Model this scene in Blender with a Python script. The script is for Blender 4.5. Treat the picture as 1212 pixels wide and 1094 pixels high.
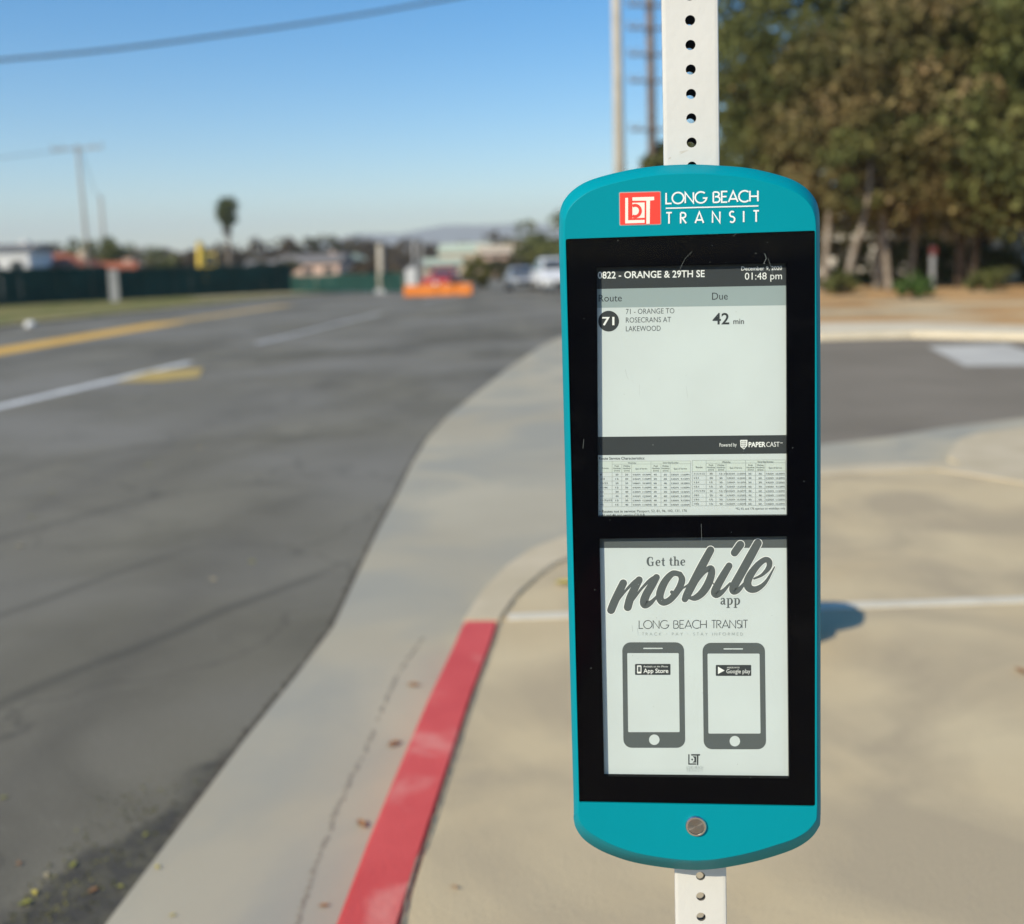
import bpy, bmesh, math, random
import numpy as np
from mathutils import Vector, Matrix
random.seed(7)
rng = np.random.default_rng(7)
R = math.radians
scene = bpy.context.scene
for o in list(bpy.data.objects):
    bpy.data.objects.remove(o)
col = scene.collection

# ------------------------------------------------------------------ camera
FPX = 1214.0                     # focal length in photo pixels (photo is 1212 wide)
CX, CY = 606.0, 449.0
TH = math.atan(137 / FPX); RO = R(1.85)
fwd = Vector((0, math.cos(TH), -math.sin(TH)))
r0 = Vector((1, 0, 0)); u0 = Vector((0, math.sin(TH), math.cos(TH)))
cr = math.cos(RO) * r0 - math.sin(RO) * u0
cu = math.sin(RO) * r0 + math.cos(RO) * u0
CAM = Vector((0, 0, 1.54))
cd = bpy.data.cameras.new('camera'); cam = bpy.data.objects.new('camera', cd); col.objects.link(cam)
m = Matrix.Identity(4)
for i in range(3):
    m[i][0] = cr[i]; m[i][1] = cu[i]; m[i][2] = -fwd[i]; m[i][3] = CAM[i]
cam.matrix_world = m
cd.sensor_fit = 'HORIZONTAL'; cd.sensor_width = 36.0; cd.lens = 36.0 * FPX / 1212
cd.shift_y = -(547 - CY) / 1212
cd.clip_start = 0.05; cd.clip_end = 12000
cd.dof.use_dof = True; cd.dof.focus_distance = 1.125; cd.dof.aperture_fstop = 3.0
scene.camera = cam

# ------------------------------------------------------------------ light
SUN_EL, SUN_AZ = 33.5, 48.0      # sun stands behind the camera, SUN_AZ degrees to the left of straight behind
w = bpy.data.worlds.new('World'); scene.world = w; w.use_nodes = True
nt = w.node_tree; nt.nodes.clear()
sky = nt.nodes.new('ShaderNodeTexSky'); sky.sky_type = 'NISHITA'; sky.sun_disc = False
sky.sun_elevation = R(SUN_EL); sky.sun_rotation = R(180 + SUN_AZ)
sky.air_density = 1.0; sky.dust_density = .4; sky.ozone_density = 2.2
bg = nt.nodes.new('ShaderNodeBackground'); bg.inputs['Strength'].default_value = 0.15
wo = nt.nodes.new('ShaderNodeOutputWorld')
hs = nt.nodes.new('ShaderNodeHueSaturation'); hs.inputs['Saturation'].default_value = 1.5; hs.inputs['Value'].default_value = .93
nt.links.new(sky.outputs[0], hs.inputs['Color']); nt.links.new(hs.outputs[0], bg.inputs[0]); nt.links.new(bg.outputs[0], wo.inputs[0])
sl = bpy.data.lights.new('sun', 'SUN'); sl.energy = 4.7; sl.angle = R(0.5); sl.color = (1.0, 0.90, 0.71)
so = bpy.data.objects.new('sun', sl); col.objects.link(so)
sd = Vector((-math.sin(R(SUN_AZ)) * math.cos(R(SUN_EL)), -math.cos(R(SUN_AZ)) * math.cos(R(SUN_EL)), math.sin(R(SUN_EL))))
so.rotation_euler = sd.to_track_quat('Z', 'Y').to_euler(); so.location = sd * 50
vs = scene.view_settings; vs.view_transform = 'Standard'; vs.look = 'None'; vs.exposure = 0.2; vs.gamma = 1
vs.use_curve_mapping = False
scene.cycles.use_denoising = True
scene.cycles.max_bounces = 8; scene.cycles.transparent_max_bounces = 8; scene.cycles.volume_bounces = 0

# ------------------------------------------------------------------ survey helpers
def ray(x, y): return fwd + cr * ((x - CX) / FPX) - cu * ((y - CY) / FPX)
def G(x, y, z=0.0):
    d = ray(x, y); return CAM + d * ((z - CAM.z) / d.z)
def at(x, y, Y):
    d = ray(x, y); return CAM + d * (Y / d.y)

# ------------------------------------------------------------------ materials
def mat(name, c1, c2=None, scale=8, detail=6, rough=.8, spec=.3, metal=0, bump=0, bscale=60, c3=None, s3=.6, t3=(.62, .75), coat=0, trans=0, coord='Object'):
    mt = bpy.data.materials.new(name); mt.use_nodes = True
    n = mt.node_tree.nodes; l = mt.node_tree.links; b = n['Principled BSDF']
    b.inputs['Roughness'].default_value = rough; b.inputs['Specular IOR Level'].default_value = spec
    b.inputs['Metallic'].default_value = metal; b.inputs['Coat Weight'].default_value = coat
    tc = n.new('ShaderNodeTexCoord').outputs[coord]
    def noise(s, d=detail, dist=0):
        q = n.new('ShaderNodeTexNoise'); q.inputs['Scale'].default_value = s; q.inputs['Detail'].default_value = d
        q.inputs['Distortion'].default_value = dist; l.new(tc, q.inputs['Vector']); return q.outputs['Fac']
    out = None
    if c2 is not None:
        r = n.new('ShaderNodeValToRGB'); r.color_ramp.elements[0].position = .36; r.color_ramp.elements[1].position = .64
        r.color_ramp.elements[0].color = (*c1, 1); r.color_ramp.elements[1].color = (*c2, 1)
        l.new(noise(scale), r.inputs[0]); out = r.outputs[0]
    if c3 is not None:
        rr = n.new('ShaderNodeValToRGB'); rr.color_ramp.elements[0].position = t3[0]; rr.color_ramp.elements[1].position = t3[1]
        l.new(noise(s3, 8, .6), rr.inputs[0])
        mx = n.new('ShaderNodeMix'); mx.data_type = 'RGBA'; l.new(rr.outputs[0], mx.inputs[0])
        if out: l.new(out, mx.inputs[6])
        else: mx.inputs[6].default_value = (*c1, 1)
        mx.inputs[7].default_value = (*c3, 1); out = mx.outputs[2]
    if out: l.new(out, b.inputs['Base Color'])
    else: b.inputs['Base Color'].default_value = (*c1, 1)
    if bump:
        bp = n.new('ShaderNodeBump'); bp.inputs['Strength'].default_value = bump; bp.inputs['Distance'].default_value = .01
        l.new(noise(bscale, 8), bp.inputs['Height']); l.new(bp.outputs[0], b.inputs['Normal'])
    mt['b'] = 0
    return mt

def asphalt_material():
    mt = bpy.data.materials.new('asphalt'); mt.use_nodes = True
    n = mt.node_tree.nodes; l = mt.node_tree.links; b = n['Principled BSDF']
    b.inputs['Roughness'].default_value = .85; b.inputs['Specular IOR Level'].default_value = .25
    geo = n.new('ShaderNodeNewGeometry').outputs['Position']
    def noise(s, d=6, dist=0, vec=None):
        q = n.new('ShaderNodeTexNoise'); q.inputs['Scale'].default_value = s; q.inputs['Detail'].default_value = d
        q.inputs['Distortion'].default_value = dist; l.new(vec or geo, q.inputs['Vector']); return q.outputs['Fac']
    def ramp(f, p0, p1, a, c):
        r = n.new('ShaderNodeValToRGB'); e = r.color_ramp.elements
        e[0].position = p0; e[1].position = p1; e[0].color = (*a, 1); e[1].color = (*c, 1); l.new(f, r.inputs[0]); return r.outputs[0]
    def mix(f, a, c, mode='MIX'):
        q = n.new('ShaderNodeMix'); q.data_type = 'RGBA'; q.blend_type = mode
        if isinstance(f, float): q.inputs[0].default_value = f
        else: l.new(f, q.inputs[0])
        for k, v in ((6, a), (7, c)):
            if isinstance(v, tuple): q.inputs[k].default_value = (*v, 1)
            else: l.new(v, q.inputs[k])
        return q.outputs[2]
    mp = n.new('ShaderNodeMapping'); mp.inputs['Scale'].default_value = (1.2, .06, 1); mp.inputs['Rotation'].default_value = (0, 0, R(3.5)); l.new(geo, mp.inputs[0])
    base = ramp(noise(.35, 5), .35, .65, (.138, .126, .095), (.198, .182, .142))
    wheel = ramp(noise(.8, 3, 0, mp.outputs[0]), .35, .65, (.86, .86, .88), (1.1, 1.1, 1.08))
    base = mix(1.0, base, wheel, 'MULTIPLY')
    grit = ramp(noise(140, 3), .3, .7, (.72, .72, .72), (1.28, 1.28, 1.26))
    base = mix(1.0, base, grit, 'MULTIPLY')
    speck = ramp(noise(46, 2), .68, .74, (0, 0, 0), (1, 1, 1))
    base = mix(speck, base, (.24, .225, .19))
    worn = ramp(noise(1.1, 9, .8), .46, .70, (1, 1, 1), (.74, .74, .73)); base = mix(1.0, base, worn, 'MULTIPLY')
    pale = ramp(noise(.22, 4, .3), .45, .62, (0, 0, 0), (1, 1, 1)); base = mix(pale, base, (.21, .197, .165))
    vr = n.new('ShaderNodeTexVoronoi'); vr.feature = 'DISTANCE_TO_EDGE'; vr.inputs['Scale'].default_value = .55
    dn = n.new('ShaderNodeTexNoise'); dn.inputs['Scale'].default_value = 1.8; dn.inputs['Detail'].default_value = 8; l.new(geo, dn.inputs['Vector'])
    va = n.new('ShaderNodeVectorMath'); va.operation = 'MULTIPLY_ADD'; l.new(dn.outputs['Color'], va.inputs[0]); va.inputs[1].default_value = (.9, .9, .9); l.new(geo, va.inputs[2]); l.new(va.outputs[0], vr.inputs['Vector'])
    base = mix(ramp(vr.outputs['Distance'], .0, .012, (.45, .45, .45), (0, 0, 0)), base, (.06, .055, .045))
    # soft cast-shadow streaks across the lane, painted into the asphalt colour
    def streak(p, q, w, amt):
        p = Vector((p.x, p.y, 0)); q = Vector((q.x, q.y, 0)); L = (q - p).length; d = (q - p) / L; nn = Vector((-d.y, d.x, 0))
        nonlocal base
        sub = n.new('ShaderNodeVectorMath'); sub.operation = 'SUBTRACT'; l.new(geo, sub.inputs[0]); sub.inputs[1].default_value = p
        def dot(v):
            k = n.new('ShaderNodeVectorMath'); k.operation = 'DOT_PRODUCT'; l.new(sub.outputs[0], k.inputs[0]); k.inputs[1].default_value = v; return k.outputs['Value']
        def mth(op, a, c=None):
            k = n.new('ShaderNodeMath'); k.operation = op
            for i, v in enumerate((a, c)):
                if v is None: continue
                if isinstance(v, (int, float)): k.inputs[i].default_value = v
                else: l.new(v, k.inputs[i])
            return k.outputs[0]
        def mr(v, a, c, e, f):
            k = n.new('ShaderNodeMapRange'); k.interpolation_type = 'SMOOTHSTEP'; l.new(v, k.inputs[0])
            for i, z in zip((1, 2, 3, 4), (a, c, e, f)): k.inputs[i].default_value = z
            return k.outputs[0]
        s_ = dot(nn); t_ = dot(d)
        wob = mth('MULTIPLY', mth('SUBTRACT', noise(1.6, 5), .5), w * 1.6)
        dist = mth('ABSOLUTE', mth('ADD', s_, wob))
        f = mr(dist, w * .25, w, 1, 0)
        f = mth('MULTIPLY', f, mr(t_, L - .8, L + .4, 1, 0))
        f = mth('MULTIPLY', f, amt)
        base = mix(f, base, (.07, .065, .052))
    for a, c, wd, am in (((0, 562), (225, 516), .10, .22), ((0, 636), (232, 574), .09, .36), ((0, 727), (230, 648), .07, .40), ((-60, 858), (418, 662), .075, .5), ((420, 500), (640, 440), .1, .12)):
        streak(G(*a, -.15), G(*c, -.15), wd, am)
    # dirt and moss caught against the gutter lip
    e1 = G(130, 1094, -.15); e2 = G(300, 870, -.15)
    d = (e2 - e1).normalized(); nn = Vector((-d.y, d.x, 0))
    sub = n.new('ShaderNodeVectorMath'); sub.operation = 'SUBTRACT'; l.new(geo, sub.inputs[0]); sub.inputs[1].default_value = e1
    k1 = n.new('ShaderNodeVectorMath'); k1.operation = 'DOT_PRODUCT'; l.new(sub.outputs[0], k1.inputs[0]); k1.inputs[1].default_value = nn
    k2 = n.new('ShaderNodeVectorMath'); k2.operation = 'DOT_PRODUCT'; l.new(sub.outputs[0], k2.inputs[0]); k2.inputs[1].default_value = d
    m1 = n.new('ShaderNodeMath'); m1.operation = 'MULTIPLY_ADD'; l.new(k2.outputs['Value'], m1.inputs[0]); m1.inputs[1].default_value = .26; l.new(k1.outputs['Value'], m1.inputs[2])
    ns = n.new('ShaderNodeMath'); ns.operation = 'MULTIPLY_ADD'; l.new(noise(5, 8), ns.inputs[0]); ns.inputs[1].default_value = .42; l.new(m1.outputs[0], ns.inputs[2])
    mr2 = n.new('ShaderNodeMapRange'); l.new(ns.outputs[0], mr2.inputs[0])
    for i, z in zip((1, 2, 3, 4), (.43, .52, .85, 0)): mr2.inputs[i].default_value = z
    moss = ramp(noise(22, 6), .4, .66, (.050, .047, .042), (.095, .088, .062))
    base = mix(mr2.outputs[0], base, moss)
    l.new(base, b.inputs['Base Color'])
    bp = n.new('ShaderNodeBump'); bp.inputs['Strength'].default_value = .6; bp.inputs['Distance'].default_value = .004
    l.new(noise(160, 4), bp.inputs['Height']); l.new(bp.outputs[0], b.inputs['Normal'])
    return mt

M = dict(
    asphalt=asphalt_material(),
    sideasphalt=mat('worn_light_asphalt', (.195, .168, .128), (.24, .208, .162), .5, 9, .88, .2, bump=.3, bscale=150, c3=(.165, .145, .115), s3=.35),
    gutter=mat('gutter_concrete', (.40, .355, .26), (.47, .425, .315), .5, 8, .85, .25, bump=.1, bscale=90, c3=(.345, .33, .27), s3=.8, t3=(.42, .62)),
    walk=mat('sidewalk_concrete', (.54, .425, .255), (.60, .49, .305), 1.0, 9, .88, .2, bump=.35, bscale=150, c3=(.43, .35, .23), s3=1.3, t3=(.42, .62)),
    curb=mat('curb_concrete', (.50, .42, .28), (.58, .49, .34), 3, 8, .88, .2, bump=.3, bscale=80),
    palecurb=mat('pale_concrete', (.62, .54, .39), (.70, .61, .45), 2, 6, .85, .2),
    red=mat('red_curb_paint', (.60, .075, .065), (.68, .10, .085), 3, 8, .55, .35, bump=.25, bscale=70, c3=(.72, .26, .21), s3=4.2, t3=(.56, .74)),
    grout=mat('white_joint', (.58, .53, .42), (.66, .61, .49), 6, 6, .85, .2),
    crack=mat('dark_joint', (.20, .17, .125), (.28, .24, .18), 20, 5, .95, .1),
    streak=mat('gutter_seam_dirt', (.27, .24, .185), (.33, .295, .23), 20, 5, .95, .1),
    lipdark=mat('gutter_lip_dark', (.075, .068, .055), (.11, .10, .08), 20, 5, .95, .1),
    dirt=mat('dry_dirt', (.42, .25, .11), (.54, .33, .15), .5, 8, .95, .1, c3=(.56, .43, .26), s3=.25, t3=(.5, .62)),
    grass=mat('dry_grass', (.16, .15, .05), (.26, .22, .09), .3, 8, .95, .1, c3=(.11, .14, .035), s3=.5, t3=(.5, .6)),
    terrain=mat('terrain', (.16, .14, .10), (.22, .19, .14), .01, 8, .95, .1),
    white_line=mat('white_road_paint', (.62, .62, .60), (.74, .74, .72), 3, 8, .7, .3, c3=(.36, .36, .34), s3=2.0, t3=(.58, .74)),
    faded_line=mat('faded_road_paint', (.50, .50, .49), (.58, .58, .57), 3, 8, .7, .3),
    yellow_line=mat('yellow_road_paint', (.66, .38, .06), (.72, .43, .08), 2, 8, .7, .3, c3=(.45, .30, .09), s3=1.0, t3=(.6, .75)),
    yellow_faded=mat('faded_yellow_paint', (.50, .33, .10), (.42, .30, .12), 2, 8, .7, .3),
    yellow_worn=mat('worn_yellow_paint', (.52, .36, .09), (.40, .30, .11), 2.5, 8, .7, .3),
    patch=mat('light_grey_patch', (.48, .46, .41), (.56, .54, .48), 1, 6, .8, .2),
    post=mat('white_painted_steel', (.61, .60, .555), (.645, .635, .59), 9, 4, .38, .4, c3=(.52, .47, .38), s3=38, t3=(.715, .74), bump=.05, bscale=120),
    holein=mat('bare_steel_inside', (.10, .095, .085), (.16, .15, .13), 60, 3, .6, .4),
    teal=mat('teal_painted_housing', (.0003, .248, .305), (.0003, .262, .32), 5, 4, .45, .08, bump=.02, bscale=400),
    black=mat('black_glass_border', (.0012, .0014, .003), (.002, .0022, .0035), 30, 4, .3, .05, c3=(.03, .03, .03), s3=60, t3=(.80, .815)),
    seal=mat('black_seal', (.006, .006, .006), rough=.5),
    eink=mat('grey_white_display', (.555, .61, .61), (.575, .635, .635), 14, 4, .75, .15, c3=(.42, .47, .44), s3=55, t3=(.80, .83)),
    ink=mat('dark_print', (.045, .052, .056), rough=.7, spec=.15),
    inkgrey=mat('grey_print', (.10, .115, .118), rough=.7, spec=.15),
    inksoft=mat('soft_grey_print', (.30, .335, .325), rough=.7, spec=.15),
    band=mat('mid_grey_band', (.30, .37, .375), rough=.7, spec=.15),
    tablefill=mat('pale_grey_fill', (.55, .62, .58), rough=.7, spec=.15),
    white_print=mat('white_print', (.80, .82, .80), rough=.6, spec=.2),
    logored=mat('red_sticker', (.85, .055, .035), rough=.45, spec=.4),
    logoedge=mat('grey_sticker_edge', (.34, .36, .36), rough=.5),
    logocream=mat('cream_print', (.86, .78, .68), rough=.5),
    button=mat('brushed_steel', (.34, .33, .33), (.40, .39, .39), 60, 3, .30, .5, metal=1),
    steel=mat('polished_steel', (.62, .62, .63), rough=.22, metal=1),
    screen_green=mat('green_windscreen_mesh', (.010, .042, .034), (.016, .060, .050), .6, 5, .85, .2),
    fencegreen=mat('dark_green_coated_steel', (.02, .05, .04), rough=.6),
    galv=mat('galvanised_steel', (.36, .36, .35), (.44, .44, .43), 3, 4, .5, .4, metal=.4),
    tanpole=mat('tan_concrete_pole', (.40, .36, .29), (.50, .45, .37), 2, 6, .8, .2),
    wood=mat('weathered_pole_wood', (.30, .26, .22), (.38, .33, .28), 3, 6, .9, .1),
    wood_dark=mat('dark_creosoted_wood', (.17, .13, .105), (.22, .175, .14), 3, 6, .9, .1),
    wire=mat('black_cable', (.09, .09, .095), rough=.6),
    ceramic=mat('grey_insulator', (.30, .29, .28), rough=.4),
    bark=mat('pale_bark', (.34, .29, .235), (.19, .15, .115), 3, 8, .9, .1),
    bark_dark=mat('dark_bark', (.085, .062, .045), (.14, .105, .08), 4, 8, .9, .1),
    whitewall=mat('white_wall', (.70, .69, .66), (.76, .75, .72), 1, 4, .8, .2),
    tanwall=mat('tan_stucco', (.50, .41, .30), (.57, .47, .35), 1, 4, .85, .2),
    pinkwall=mat('pink_stucco', (.52, .36, .28), (.60, .43, .34), 1, 4, .85, .2),
    palegreen=mat('pale_green_siding', (.40, .46, .36), (.46, .52, .41), 1, 4, .85, .2),
    greywall=mat('grey_wall', (.34, .34, .33), (.42, .42, .41), 1, 4, .85, .2),
    redroof=mat('red_tile_roof', (.32, .10, .055), (.40, .14, .08), 4, 6, .85, .2),
    greyroof=mat('grey_shingle_roof', (.16, .15, .145), (.22, .21, .20), 4, 6, .9, .2),
    window=mat('window_glass', (.03, .04, .05), rough=.12, spec=.6),
    orange=mat('orange_plastic', (.62, .17, .015), (.68, .2, .02), 2, 3, .5, .4),
    machine=mat('yellow_machine_paint', (.72, .50, .06), (.78, .55, .09), 2, 3, .45, .4),
    carwhite=mat('white_car_paint', (.74, .75, .76), rough=.25, spec=.5, coat=.5),
    carsilver=mat('silver_car_paint', (.50, .52, .54), rough=.3, metal=.5, coat=.5),
    carred=mat('dark_red_car_paint', (.45, .035, .025), rough=.3, coat=.5),
    tyre=mat('tyre_rubber', (.02, .02, .02), rough=.85),
    lampglass=mat('lamp_glass', (.75, .75, .72), rough=.15, spec=.6),
    tail=mat('tail_lamp', (.5, .02, .02), rough=.2),
    redsign=mat('red_sign_face', (.16, .03, .025), rough=.5),
    plastic=mat('white_plastic', (.72, .72, .72), rough=.5),
    shadow_bagcloth=mat('shadow_bag_cloth', (.30, .27, .21), (.38, .34, .27), 40, 5, .9, .1, bump=.4, bscale=200),
    mountain=mat('far_ridge', (.10, .11, .09), (.15, .15, .12), .002, 6, .95, .05),
)
def brush(mt):
    n = mt.node_tree.nodes; l = mt.node_tree.links; b = n['Principled BSDF']
    t = n.new('ShaderNodeTangent'); t.direction_type = 'RADIAL'; t.axis = 'Y'
    b.inputs['Anisotropic'].default_value = .93; b.inputs['Roughness'].default_value = .24
    l.new(t.outputs[0], b.inputs['Tangent'])
brush(M['button'])

def leaf_material(name, a, c, e, scale=.6):
    mt = bpy.data.materials.new(name); mt.use_nodes = True
    n = mt.node_tree.nodes; l = mt.node_tree.links; b = n['Principled BSDF']
    b.inputs['Roughness'].default_value = .65; b.inputs['Specular IOR Level'].default_value = .25
    tc = n.new('ShaderNodeTexCoord')
    q = n.new('ShaderNodeTexNoise'); q.inputs['Scale'].default_value = scale; q.inputs['Detail'].default_value = 5; l.new(tc.outputs['Object'], q.inputs['Vector'])
    r = n.new('ShaderNodeValToRGB'); r.color_ramp.elements[0].position = .38; r.color_ramp.elements[1].position = .6
    r.color_ramp.elements[0].color = (*a, 1); r.color_ramp.elements[1].color = (*c, 1)
    el = r.color_ramp.elements.new(.72); el.color = (*e, 1)
    l.new(q.outputs['Fac'], r.inputs[0])
    g = n.new('ShaderNodeNewGeometry')
    hsv = n.new('ShaderNodeHueSaturation'); l.new(r.outputs[0], hsv.inputs['Color'])
    mr = n.new('ShaderNodeMapRange'); mr.inputs[3].default_value = .6; mr.inputs[4].default_value = 1.5
    l.new(g.outputs['Random Per Island'], mr.inputs[0]); l.new(mr.outputs[0], hsv.inputs['Value'])
    l.new(hsv.outputs[0], b.inputs['Base Color'])
    tr = n.new('ShaderNodeBsdfTranslucent'); l.new(hsv.outputs[0], tr.inputs[0])
    ms = n.new('ShaderNodeMixShader'); ms.inputs[0].default_value = .22
    l.new(b.outputs[0], ms.inputs[1]); l.new(tr.outputs[0], ms.inputs[2]); l.new(ms.outputs[0], n['Material Output'].inputs[0])
    return mt
L = dict(
    olive=leaf_material('olive_brown_leaves', (.11, .108, .036), (.215, .168, .07), (.31, .215, .105), .5),
    green=leaf_material('dark_green_leaves', (.080, .096, .030), (.155, .160, .05), (.22, .19, .075), .6),
    far=leaf_material('far_green_leaves', (.055, .055, .028), (.09, .085, .045), (.12, .10, .06), .15),
    far2=leaf_material('far_brown_leaves', (.10, .08, .05), (.14, .105, .07), (.10, .10, .05), .15),
    farolive=leaf_material('olive_shrub_leaves', (.11, .11, .035), (.17, .16, .05), (.2, .18, .07), 1.0),
    shrub=leaf_material('bright_shrub_leaves', (.06, .11, .025), (.10, .17, .04), (.15, .2, .06), 1.5),
    palm=leaf_material('palm_fronds', (.09, .12, .05), (.14, .16, .07), (.18, .16, .08), 1.0),
    fallen=leaf_material('fallen_leaf', (.30, .25, .07), (.38, .30, .10), (.34, .20, .09), 40),
)
def glass_material():
    mt = bpy.data.materials.new('clear_cover_glass'); mt.use_nodes = True
    n = mt.node_tree.nodes; l = mt.node_tree.links; n.remove(n['Principled BSDF'])
    t = n.new('ShaderNodeBsdfTransparent'); g = n.new('ShaderNodeBsdfGlossy'); g.inputs['Roughness'].default_value = .04
    t.inputs[0].default_value = (.97, .985, .975, 1)
    f = n.new('ShaderNodeFresnel'); f.inputs['IOR'].default_value = 1.16
    ms = n.new('ShaderNodeMixShader'); l.new(f.outputs[0], ms.inputs[0]); l.new(t.outputs[0], ms.inputs[1]); l.new(g.outputs[0], ms.inputs[2])
    # dust and dried smears
    d = n.new('ShaderNodeBsdfDiffuse'); d.inputs[0].default_value = (.5, .5, .48, 1)
    tc = n.new('ShaderNodeTexCoord'); q = n.new('ShaderNodeTexNoise'); q.inputs['Scale'].default_value = 9; q.inputs['Detail'].default_value = 12; q.inputs['Roughness'].default_value = .72
    l.new(tc.outputs['Object'], q.inputs['Vector'])
    r = n.new('ShaderNodeMapRange'); l.new(q.outputs['Fac'], r.inputs[0])
    for i, z in zip((1, 2, 3, 4), (.55, .85, 0, .016)): r.inputs[i].default_value = z
    ms2 = n.new('ShaderNodeMixShader'); l.new(r.outputs[0], ms2.inputs[0]); l.new(ms.outputs[0], ms2.inputs[1]); l.new(d.outputs[0], ms2.inputs[2])
    l.new(ms2.outputs[0], n['Material Output'].inputs[0])
    return mt
M['glass'] = glass_material()

# ------------------------------------------------------------------ object helpers
def tag(o, label=None, cat=None, group=None, kind=None):
    if label: o['label'] = label
    if cat: o['category'] = cat
    if group: o['group'] = group
    if kind: o['kind'] = kind
    return o
def empty(name, loc, rz=0.0):
    o = bpy.data.objects.new(name, None); col.objects.link(o); o.location = loc; o.rotation_euler = (0, 0, rz); o.empty_display_size = .1; return o
class MB:
    def __init__(s): s.v = []; s.f = []
    def add(s, vs, fs):
        k = len(s.v); s.v += [tuple(p) for p in vs]; s.f += [tuple(i + k for i in f) for f in fs]; return s
    def box(s, c, d, rz=0.0, top=1.0, tilt=None):
        x, y, z = d[0] / 2, d[1] / 2, d[2] / 2; cs, sn = math.cos(rz), math.sin(rz); vs = []
        for (a, b_, e) in ((-1, -1, -1), (1, -1, -1), (1, 1, -1), (-1, 1, -1), (-1, -1, 1), (1, -1, 1), (1, 1, 1), (-1, 1, 1)):
            k = top if e > 0 else 1; px, py, pz = a * x * k, b_ * y * k, e * z
            vs.append((c[0] + px * cs - py * sn, c[1] + px * sn + py * cs, c[2] + pz))
        return s.add(vs, [(0, 3, 2, 1), (4, 5, 6, 7), (0, 1, 5, 4), (1, 2, 6, 5), (2, 3, 7, 6), (3, 0, 4, 7)])
    def tube(s, pts, rad, n=10, cap=True):
        pts = [Vector(p) for p in pts]; rads = rad if isinstance(rad, (list, tuple)) else [rad] * len(pts); vs = []
        for i, p in enumerate(pts):
            d = (pts[min(i + 1, len(pts) - 1)] - pts[max(i - 1, 0)]).normalized()
            a = d.cross(Vector((0, 0, 1))) if abs(d.z) < .95 else d.cross(Vector((1, 0, 0))); a.normalize(); b_ = d.cross(a)
            vs += [p + (a * math.cos(t) + b_ * math.sin(t)) * rads[i] for t in (2 * math.pi * j / n for j in range(n))]
        fs = [(i * n + j, i * n + (j + 1) % n, (i + 1) * n + (j + 1) % n, (i + 1) * n + j) for i in range(len(pts) - 1) for j in range(n)]
        if cap: fs += [tuple(range(n))[::-1], tuple((len(pts) - 1) * n + j for j in range(n))]
        return s.add(vs, fs)
    def prism(s, pts, z0, z1):          # pts: list of (x, y) or (x, y, z-offset)
        n = len(pts); zz = [p[2] if len(p) > 2 else 0 for p in pts]
        vs = [(p[0], p[1], z0) for p in pts] + [(p[0], p[1], z1 + zz[i]) for i, p in enumerate(pts)]
        return s.add(vs, [tuple(range(n))[::-1], tuple(range(n, 2 * n))] + [(i, (i + 1) % n, n + (i + 1) % n, n + i) for i in range(n)])
    def build(s, name, material, parent=None, smooth=False, loc=None):
        me = bpy.data.meshes.new(name); me.from_pydata(s.v, [], s.f); me.validate(); 
        bm = bmesh.new(); bm.from_mesh(me); bmesh.ops.recalc_face_normals(bm, faces=bm.faces)
        if any(len(f.verts) > 4 for f in bm.faces): bmesh.ops.triangulate(bm, faces=[f for f in bm.faces if len(f.verts) > 4])
        bm.to_mesh(me); bm.free()
        if smooth: me.polygons.foreach_set('use_smooth', [True] * len(me.polygons))
        me.materials.append(M[material] if isinstance(material, str) else material)
        o = bpy.data.objects.new(name, me); col.objects.link(o)
        if parent: o.parent = parent
        if loc: o.location = loc
        return o
def copy_tree(o, parent=None):
    c = o.copy(); col.objects.link(c)
    if parent: c.parent = parent
    for ch in list(o.children): copy_tree(ch, c)
    return c
def bevel(o, wdt=.01, seg=2, ang=40):
    bm = bmesh.new(); bm.from_mesh(o.data)
    es = [e for e in bm.edges if len(e.link_faces) == 2 and e.calc_face_angle(0) > R(ang)]
    bmesh.ops.bevel(bm, geom=es, offset=wdt, segments=seg, affect='EDGES', clamp_overlap=True); bm.to_mesh(o.data); bm.free(); return o
def dense(pts, k=6):                     # Catmull-Rom through 2-D / 3-D points
    P = [Vector(p) for p in pts]; out = []
    for i in range(len(P) - 1):
        a = P[i - 1] if i else P[0] * 2 - P[1]; b_ = P[i]; c = P[i + 1]; d = P[i + 2] if i + 2 < len(P) else P[-1] * 2 - P[-2]
        for j in range(k):
            t = j / k; out.append(.5 * ((2 * b_) + (c - a) * t + (2 * a - 5 * b_ + 4 * c - d) * t * t + (3 * b_ - a - 3 * c + d) * t ** 3))
    out.append(P[-1]); return out

# ================================================================== SETTING
ZR, ZG, ZW = -.15, -.135, 0.0
tag(MB().add([(-7900, -2000, -.30), (7900, -2000, -.30), (7900, 6200, -.30), (-7900, 6200, -.30)], [(0, 1, 2, 3)]).build('ground', 'terrain'), kind='structure')
edge_px = [(130, 1094), (212, 985), (290, 880), (350, 805), (395, 745), (420, 690), (447, 632), (470, 588), (489, 548), (507, 519), (530, 494), (560, 470), (600, 438), (640, 411), (662, 400)]
edge = [G(x, y, ZR) for x, y in edge_px]
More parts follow.
